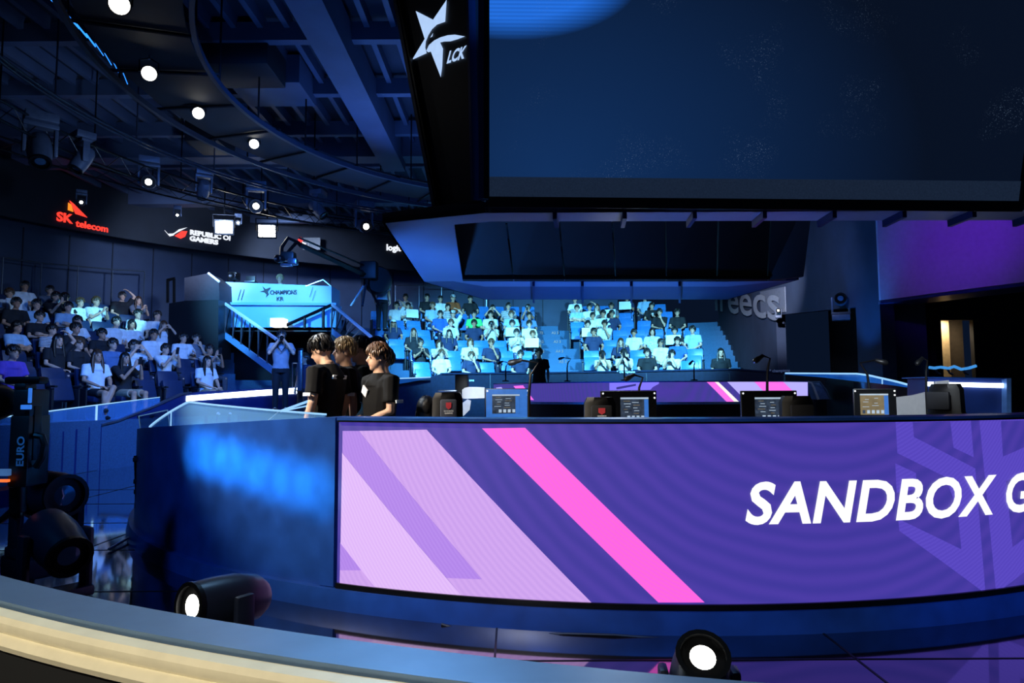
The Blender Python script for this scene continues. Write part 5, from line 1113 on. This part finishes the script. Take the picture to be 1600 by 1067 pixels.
def mic(px, ytop, Y, label, z0=DT, bend=.10, s=1.0, ybase=None):
    P = at(px, ytop, Y); t = thing('microphone', label, 'microphone', V3(P.x, P.y, z0), 'microphones along the desks'); b0 = V3(P.x, P.y, z0)
    mb = MB(); mb.lathe([(.002, 0), (.07*s, 0), (.07*s, .018), (.02, .025), (.002, .03)], b0, n=16); mb.build('base', M_BLACKM, t)
    mb = MB(); mb.tube([b0+V3(0, 0, .02), b0.lerp(P, .6), b0.lerp(P, .85)+V3(bend*.1, 0, 0), P+V3(bend*.5, 0, .0), P+V3(0, 0, .03)-V3(bend*.4, 0, 0)], [.016*s, .014*s, .012*s, .010*s, .010*s], 8); mb.build('gooseneck', M_BLACKM, t)
    d = V3(-bend, -.02, -.05).normalized(); mb = MB(); mb.lathe([(.004, 0), (.018*s, .0), (.022*s, .05*s), (.026*s, .055*s), (.028*s, .10*s), (.018*s, .12*s), (.003, .125*s)], P+V3(-bend*.4, 0, .03), d, 12); mb.build('capsule', M_BLACK, t)
mic(826, 567, 7.3, 'tall black microphone right of the blue monitor', bend=.2, s=1.2); mic(997, 590, 7.2, 'black microphone behind the second monitor', bend=.1); mic(1197, 560, 7.2, 'black microphone above the third monitor', bend=.08, s=1.1)
mic(1357, 567, 7.4, 'black microphone above the amber monitor, bending right', bend=-.18, s=1.1); mic(1445, 563, 7.6, 'black microphone near the right chair', bend=.06); mic(790, 567, 12.8, 'small microphone on the far desk, left end', 1.64, .12, .9); mic(886, 561, 13.2, 'small microphone on the far desk by the aisle stairs', 1.64, .16, .9)
mic(1084, 566, 12.8, 'small microphone on the far desk, centre right', 1.64, .05, .9); mic(975, 560, 12.6, 'small microphone on the far desk, centre', 1.64, -.05, .9)
M_SHIELD = mat('red_print', (206, 60, 74), .6); M_CARD = mat('headrest_grey', (66, 70, 84), .6); M_CARDD = mat('headrest_dark', (22, 23, 29), .6)
def gaming_chair(px, Y, card_py, cw, ch, label, card, back, yaw=0.0, logo=True):
    P = at(px, card_py, Y); base = V3(P.x, P.y, .11); t = thing('gaming_chair', label, 'chair', base, 'gaming chairs at the near desk'); R = Matrix.Rotation(yaw, 3, 'Z'); L = lambda x, y, z: V3(P.x, P.y, 0)+R @ V3(x, y, z); zc = P.z
    mb = MB(); mb.grid([[L(w_*cx_, .06+y+(.05*(abs(cx_))), zc+dz) for cx_, y in ((-1, 0), (-.5, -.02), (.5, -.02), (1, 0), (1, .07), (.5, .08), (-.5, .08), (-1, .07))] for w_, dz in ((.20, -.72), (.24, -.55), (.25, -.34), (.21, -.18), (.14, -.10), (.135, .10), (.11, .15))][:]); o = mb.build('backrest', mat('chair_black', (9, 9, 11), .5, spec=.3), t)
    mb = MB(); mb.box(L(0, .02, zc), (cw, .035, ch), R, .02); hr = mb.build('headrest', card, t)
    if logo:
        mb = MB(); sh_ = [(-.30, .34), (.30, .34), (.30, .02), (.0, -.12), (-.30, .02)]; mb.face([L(x*cw*.55, -.001, zc+ch*(.10+y*.75)) for x, y in sh_]); mb.build('shield_print', M_SHIELD, hr, False, False)
        mb = MB()
        for k, s_ in enumerate(('SANDBOX', 'GAMING')): put_text(mb, s_, ch*.10, L(0, -.001, zc-ch*(.10+.11*k)), R @ V3(1, 0, 0), (0, 0, 1), bold=.0006)
        mb.build('lettering', M_WHITE, hr, False, False)
    mb = MB(); mb.box(L(0, .30, .56), (.48, .48, .10), R, .04); mb.build('seat', M_BLACK, t)
    for sx in (-1, 1): mb = MB(); mb.box(L(sx*.30, .24, .80), (.07, .26, .035), R, .012); mb.tube([L(sx*.29, .24, .56), L(sx*.30, .24, .79)], .02, 6); mb.build('armrest', M_BLACKM, t)
    mb = MB(); mb.tube([L(0, .28, .20), L(0, .28, .52)], .03, 8); mb.build('gas_column', M_BLACKM, t)
    for k in range(5): a = 2*PI*k/5; mb = MB(); mb.tube([L(0, .28, .22), L(.3*cos(a), .28+.3*sin(a), .17)], [.03, .02], 6); mb.ell(L(.3*cos(a), .28+.3*sin(a), .14), (.03, .03, .03), None, 8, 6); mb.build('foot', M_BLACKM, t)
    return t
gaming_chair(701, 6.1, 640, .145, .18, 'grey headrest gaming chair with red shield, left of the blue monitor', M_CARD, .5, RD(10))
gaming_chair(940.5, 5.9, 648, .18, .16, 'black gaming chair with red shield print before the second monitor', M_CARDD, .5)
gaming_chair(1255, 5.9, 646, .20, .15, 'black plain gaming chair right of the third monitor', M_CARDD, .5, 0, False)
gaming_chair(1464, 6.1, 626, .20, .16, 'black gaming chair at the right end near the white panel', M_CARDD, .5, RD(-62), False)
# tall dark stand between chair and far desk on the left
mb = MB(); st = thing('equipment_case', 'dark case with pale lettering behind the first gaming chair', 'case', at(716, 640, 10.5)); mb.box(at(722, 603, 10.6), (.20, .3, .35), None, .03); mb.build('case', M_BLACK, st); mb = MB(); mb.box(at(700, 611, 10.2), (.28, .3, .03), None, .01); mb.build('lid', M_GREYM, st); mb = MB(); mb.box(at(704, 626, 10.3), (.36, .3, .26), None, .03); mb.build('lower_case', M_BLACK, st)

# right-hand counter with a light strip
rc_ = thing('side_counter', 'dark counter with bright white light strip at the far right', 'counter', at(1520, 645, 9.6))
quad('front_panel', M_NAVY2, rc_, [at(1448, 772, 9.6), at(1576, 772, 9.6), at(1576, 592, 9.6), at(1450, 589, 9.6)], .5)
quad('light_strip', M_LEDW, rc_, [at(1452, 603, 9.56), at(1572, 606, 9.56), at(1572, 599, 9.56), at(1452, 596.5, 9.56)], .04)
quad('corner_post', mat('post_blue', (70, 110, 170), .4, .3), rc_, [at(1574, 774, 9.5), at(1581, 774, 9.5), at(1580, 591, 9.5), at(1573, 592, 9.5)], .3)
quad('top', M_NAVY, rc_, [at(1447, 590.5, 9.55), at(1580, 593, 9.55), at(1580, 591, 9.55), at(1447, 588.5, 9.55)], .6)
wv = thing('glass_rail', 'wavy blue lit glass edge before the doorway at far right', 'glass', at(1490, 577, 12.5))
mb = MB(); mb.tube([at(1452, 574, 12.5), at(1460, 575, 12.5), at(1470, 573.5, 12.5), at(1482, 575.5, 12.5), at(1491, 572.5, 12.5), at(1502, 577, 12.5), at(1514, 575, 12.5), at(1525, 571.5, 12.5)], .028, 6); mb.build('edge', mat('wavy_edge', (70, 160, 245), .3, emit=.8), wv)
for px in (1462, 1481, 1505): mb = MB(); mb.tube([at(px, 577, 12.5), at(px+3, 583, 12.5), at(px+8, 585, 12.5)], .02, 5); mb.build('clip', M_STEEL, wv)
t = thing('small_bowl', 'small brown bowl with blue straws on the wall top at right', 'bowl', at(1497, 646, 6.1)); mb = MB(); mb.lathe([(.002, 0), (.028, 0), (.036, .03), (.032, .03), (.026, .008), (.002, .008)], at(1497, 646, 6.1), n=16); mb.build('bowl', mat('brown_bowl', (110, 96, 90), .5), t)
for a, b in (((1490, 638), (1500, 641)), ((1497, 640), (1503, 632)), ((1490, 640), (1503, 638))): mb = MB(); mb.tube([at(*a, 6.1), at(*b, 6.1)], .005, 5); mb.build('straw', mat('straw_blue', (120, 180, 240), .4), t)
# ------------------------------------------------------------------ the team standing on the stage
M_JER = cloth('jersey_black', (10, 10, 12), spec=.25); M_PAT = cloth('patch_white', (232, 232, 236)); M_PATR = cloth('patch_red', (200, 50, 60))
HANG = (((.235, .03, 1.17), (.235, -.05, .93), (0, -.15, -1), (-1, 0, 0)), None)
HANGB = (((.235, .05, 1.17), (.20, .06, .93), (-.1, .05, -1), (-1, 0, 0)), None)
CLASP = (((.215, -.02, 1.15), (.035, -.26, 1.01), (-.55, -.25, -.75), (-.3, 1, 0)), None)
PF = {'bow': figure(HANG, False, .0095, .5, head=(.42, 0, .12), hoff=(0, -.05, -.02)), 'hang': figure(HANGB, False, .0095, .5, head=(.05, 0, 0)), 'clasp': figure(CLASP, False, .0095, .5, head=(.10, 0, -.40))}
def hair_fine(seed, col_):
    me = HAIR['short'][seed % 3]; return me
def player(px, ytop, Y, kind, yaw, label, hm, seed, h0=1.755, patches=()):
    P = at(px, ytop, Y); s = (P.z-.11)/h0; F_ = PF[kind]
    o = add_person(F_, V3(P.x, P.y, .11), yaw, label, None, M_JER, TR[0], 'short', hm, None, M_WHITE, None, s, seed)
    for (nm, c, sz, rot, m) in patches:
        mb = MB(); mb.box((0, 0, 0), sz, None, .002); x = loc_part(nm, mb.mesh(nm, [m]), o); x.location = c; x.rotation_euler = rot; x['label'] = 'white print on the black jersey'
    return o
SLV = ('sleeve_patch', (-.298, .022, 1.235), (.016, .075, .030), (0, .12, 0), M_PAT); SLVR = ('sleeve_patch', (.298, .022, 1.235), (.016, .075, .030), (0, -.12, 0), M_PAT)
BCK = ('back_lettering', (0, .132, 1.385), (.19, .016, .035), (-.22, 0, 0), M_PAT); CHS = ('chest_emblem', (-.03, -.136, 1.33), (.09, .012, .08), (.12, .6, 0), M_PAT); CHS2 = ('chest_patch', (.09, -.132, 1.33), (.05, .016, .03), (.12, 0, 0), M_PAT)
player(512, 534, 6.5, 'bow', RD(-62-50), 'person in black jersey bowing the head, leftmost of the standing team', M_HAIR, 0, 1.70, [SLV, BCK, SLVR])
player(541, 531, 7.0, 'hang', RD(-72), 'person with blond hair in black jersey, second from left in the standing team', M_BLOND, 1, 1.755, [SLV, CHS2, SLVR])
player(566, 530, 7.4, 'hang', RD(-74), 'person with black hair in black jersey behind the blond one', M_HAIR, 2, 1.755, [SLV, CHS2])
player(588, 531, 7.7, 'hang', RD(-80), 'person with black hair almost hidden at the back of the team row', M_HAIR, 0, 1.755, [SLV])
player(593, 540, 6.5, 'clasp', RD(-46), 'person with brown hair in black jersey clasping hands, rightmost of the team', M_TAN, 1, 1.755, [CHS, SLV, SLVR])
player(600, 546, 7.0, 'hang', RD(-78), 'person in black jersey hidden behind the rightmost one, hand showing', M_HAIR, 2, 1.755, [BCK])
# staff
ST = {'photo': figure((((.25, -.20, 1.26), (.06, -.23, 1.53), (-.5, -.1, .8), (-.6, .8, 0)), None), False, .014, .45), 'stand': figure(HANG, False, .014, .45)}
def staff(px, ytop, Y, kind, yaw, label, shirt, hm, h0=1.755, s=None, z=None, hair='short', trou=TR[0]):
    P = at(px, ytop, Y); s = s or .985; return add_person(ST[kind], V3(P.x, P.y, P.z-h0*s), yaw, label, None, shirt, trou, hair, hm, None, None, None, s, 1)
ph = staff(440, 517, 14.6, 'photo', RD(20), 'person in grey T-shirt photographing with a black camera by the tunnel', cloth('grey_white', (150, 156, 168)), M_HAIR)
PL = ph.matrix_basis.copy() if False else Matrix.Translation(ph.location) @ Matrix.Rotation(RD(20), 4, 'Z')
t = thing('photo_camera', 'black photo camera held up by the photographer', 'camera', PL @ V3(0, -.22, 1.55)); mb = MB(); mb.box(PL @ V3(0, -.20, 1.565), (.14, .07, .10), Matrix.Rotation(RD(20), 3, 'Z'), .015); mb.build('body', M_BLACK, t); mb = MB(); mb.lathe([(.01, 0), (.04, 0), (.045, .1), (.036, .11), (.01, .09)], PL @ V3(0, -.23, 1.56), (sin(RD(20)), -cos(RD(20)), 0), 14); mb.build('lens', M_BLACKM, t)
mb = MB(); mb.tube([PL @ V3(-.08, -.20, 1.5), PL @ V3(-.07, -.2, 1.36), PL @ V3(0, -.2, 1.27), PL @ V3(.07, -.2, 1.36), PL @ V3(.08, -.20, 1.5)], .012, 6); mb.build('strap', M_BLACK, t)
staff(476, 553, 16.0, 'stand', RD(-30), 'person in dark navy shirt standing in the tunnel shadow', SH['n'][0], M_TAN)
staff(842, 545, 17.6, 'stand', RD(0), 'person in black staff shirt standing before the aisle stairs', SH['k'][0], M_HAIR)
staff(1126, 545, 18.6, 'stand', RD(-8), 'person with long dark hair standing right of the seats', SH['k'][0], M_HAIR, 1.755, None, None, 'long')
staff(597, 426, 19.8, 'stand', RD(35), 'person in pale shirt operating the jib crane', SH['l'][0], M_HAIR)
staff(438, 430, 19.2, 'stand', RD(0), 'person with tan hair seen above the booth top', SH['w'][0], M_BLOND)
# person low behind the LED wall: only the hair shows
add_person(fig('lap'), at(667, 638, 6.6)-V3(0, 0, 1.22), PI, 'person seated behind the LED wall with only black hair showing', None, SH['k'][0], TR[0], 'bob', M_HAIR)
ch_ = theatre_seat(); P = at(667, 638, 6.6)-V3(0, 0, 1.22); ch_.location = P; ch_.rotation_euler = (0, 0, PI); tag(ch_, 'dark seat under the person hidden behind the LED wall', 'seat')
mb = MB(); mb.box((P.x, P.y, (P.z+.11)/2-.0), (.7, .7, max(P.z-.11, .02))); tag(mb.build('riser_block', M_BLACK, None, False), 'black riser block under the hidden seat behind the LED wall', 'block')

# ------------------------------------------------------------------ pit: floor lamps, acrylic fin, stands, camera rig
M_FIX = mat('floor_fixture', (26, 34, 54), .38, .2)
def floor_lamp(px, py, Y, tgt, label, s, lens): return moving_head(at(px, py, Y), tgt, label, s, False, lens, 'moving heads on the pit floor', M_FIX)
P = at(352, 939, 3.2); floor_lamp(352, 939, 3.2, (P.x-1.0, P.y-1.55, P.z+.22), 'lit floor moving head facing left in front of the drum wall', .84, M_LAMP)
P = at(88, 845, 4.3); moving_head(P, (P.x+1.2, P.y-.9, P.z-.5), 'dark moving head on the pit floor, nearer one at left', 1.05, False, M_LENS, 'moving heads on the pit floor', M_FIX)
P = at(76, 772, 5.2); moving_head(P, (P.x+1.2, P.y-.75, P.z+.05), 'dark moving head on the pit floor behind the nearer one', 1.25, False, M_LENS, 'moving heads on the pit floor', M_FIX)
P = at(1092, 1062, 2.5); moving_head(P, (P.x-.1, P.y-1.0, P.z+1.2), 'lit floor moving head facing up at the bottom right', .75, False, M_LAMP, 'moving heads on the pit floor', M_FIX)
t = thing('floor_case', 'blue edged flat case on the pit floor at the left edge', 'case', at(20, 790, 5.8)); mb = MB(); mb.prism([at(-30, 800, 5.6), at(60, 762, 6.4), at(60, 742, 6.4), at(-30, 772, 5.6)], .25, (.2, 1, 0)); mb.build('body', M_NAVY, t, False); mb = MB(); mb.tube([at(-30, 800, 5.58), at(60, 762, 6.38)], .015, 5); mb.build('edge_trim', M_STEEL, t)
fn = thing('acrylic_fin', 'upright blue tinted acrylic fin left of the drum wall', 'glass', at(240, 690, 7.6))
quad('pane', mat('tinted_acrylic', (70, 130, 215), .05, alpha=.45, var=.5, scale=2.5), fn, [at(222, 694, 7.6), at(265, 672, 7.8), at(262, 640.5, 7.8), at(217, 650, 7.6)], .02)
for a, b in (((217, 650), (262, 640.5)), ((262, 640.5), (266, 672)), ((217, 650), (223, 694))): mb = MB(); mb.tube([at(*a, 7.6), at(*b, 7.78)], .006, 5); mb.build('edge', mat('fin_edge', (120, 180, 240), .2, emit=.35), fn)
ps = thing('steel_stand', 'slim steel stand with clamps at the left end of the drum wall', 'stand', at(214, 838, 6.9))
mb = MB(); mb.tube([at(212, 712, 7.0), at(216, 838, 6.9)], .018, 8); mb.build('pole', M_BLACKM, ps)
for py in (718, 752, 768, 790, 828): mb = MB(); mb.box(at(212.5+(py-712)*.03, py, 6.95), (.05, .05, .05), None, .012); mb.build('clamp', M_STEEL, ps)
for px, py in ((170, 858), (250, 846), (222, 846)): mb = MB(); mb.tube([at(216, 832, 6.9), at_z(px, py, .06)], .012, 6); mb.build('foot', M_STEEL, ps)
cr_ = thing('camera_rig', 'black camera rig with vertical white lettering at the left edge', 'camera', at_z(28, 830, 0))
Y = 4.6
def cbx(name, x0, y0, x1, y1, m, dep=.22, dy=0, bev=.02):
    a, b = at(x0, y1, Y+dy), at(x1, y0, Y+dy); mb = MB(); mb.box(((a.x+b.x)/2, Y+dy+dep/2, (a.z+b.z)/2), (abs(b.x-a.x), dep, abs(b.z-a.z)), None, bev); return mb.build(name, m, cr_)
cbx('battery_body', 10, 648, 46, 762, M_BLACK); cbx('head_block', 18, 608, 48, 652, M_BLACK, .2); cbx('top_handle', 5, 588, 62, 600, M_BLACKM, .10); cbx('column', 20, 598, 40, 610, M_BLACK, .12); cbx('side_bracket', 44, 634, 55, 720, M_BLACKM, .08, .04, .008)
mb = MB(); mb.lathe([(.03, 0), (.11, 0), (.125, .05), (.125, .22), (.105, .25), (.09, .22), (.03, .2)], at(6, 628, Y+.15), (-.15, -1, 0), 22); mb.build('lens', M_BLACKM, cr_)
mb = MB(); mb.box(at(47, 618, Y-.02), (.016, .02, .10), None, .004); mb.build('light_bar', mat('blue_indicator', (50, 120, 230), .3, emit=.9), cr_); mb = MB(); mb.box(at(41, 636, Y-.02), (.065, .02, .03), None, .004); mb.build('light_bar', MATS['blue_indicator'], cr_)
mb = MB(); mb.box(at(4, 738, Y-.03), (.10, .03, .045), None, .006); mb.build('light_bar', mat('pale_blue_bar', (80, 130, 200), .3, emit=.5), cr_)
mb = MB(); mb.box(at(2, 751, Y-.03), (.10, .03, .018), None, .004); mb.build('light_bar', mat('orange_indicator', (255, 110, 50), .3, emit=1.3), cr_)
mb = MB(); o_ = at(36, 729, Y-.015); put_text(mb, 'EURO', .068, o_, (0, 0, 1), (-1, 0, 0), bold=.002, align='LEFT', sx=1.12); mb.build('lettering', mat('silver_print', (170, 190, 220), .4), cr_, False, False)
mb = MB(); mb.tube([at(55, 680, Y+.05), at(66, 682, Y+.05), at(70, 695, Y+.05), at(66, 715, Y+.05), at(56, 730, Y+.05)], .022, 8); mb.build('cable_loop', M_BLACK, cr_)
mb = MB(); mb.tube([at(28, 760, Y+.1), at(28, 800, Y+.1)], .05, 10); mb.build('column', M_BLACKM, cr_)
for px, py in ((-20, 830), (28, 850), (66, 818)): mb = MB(); mb.tube([at(28, 792, Y+.1), at_z(px, py, .07)], [.03, .02], 8); mb.build('leg', M_BLACKM, cr_)
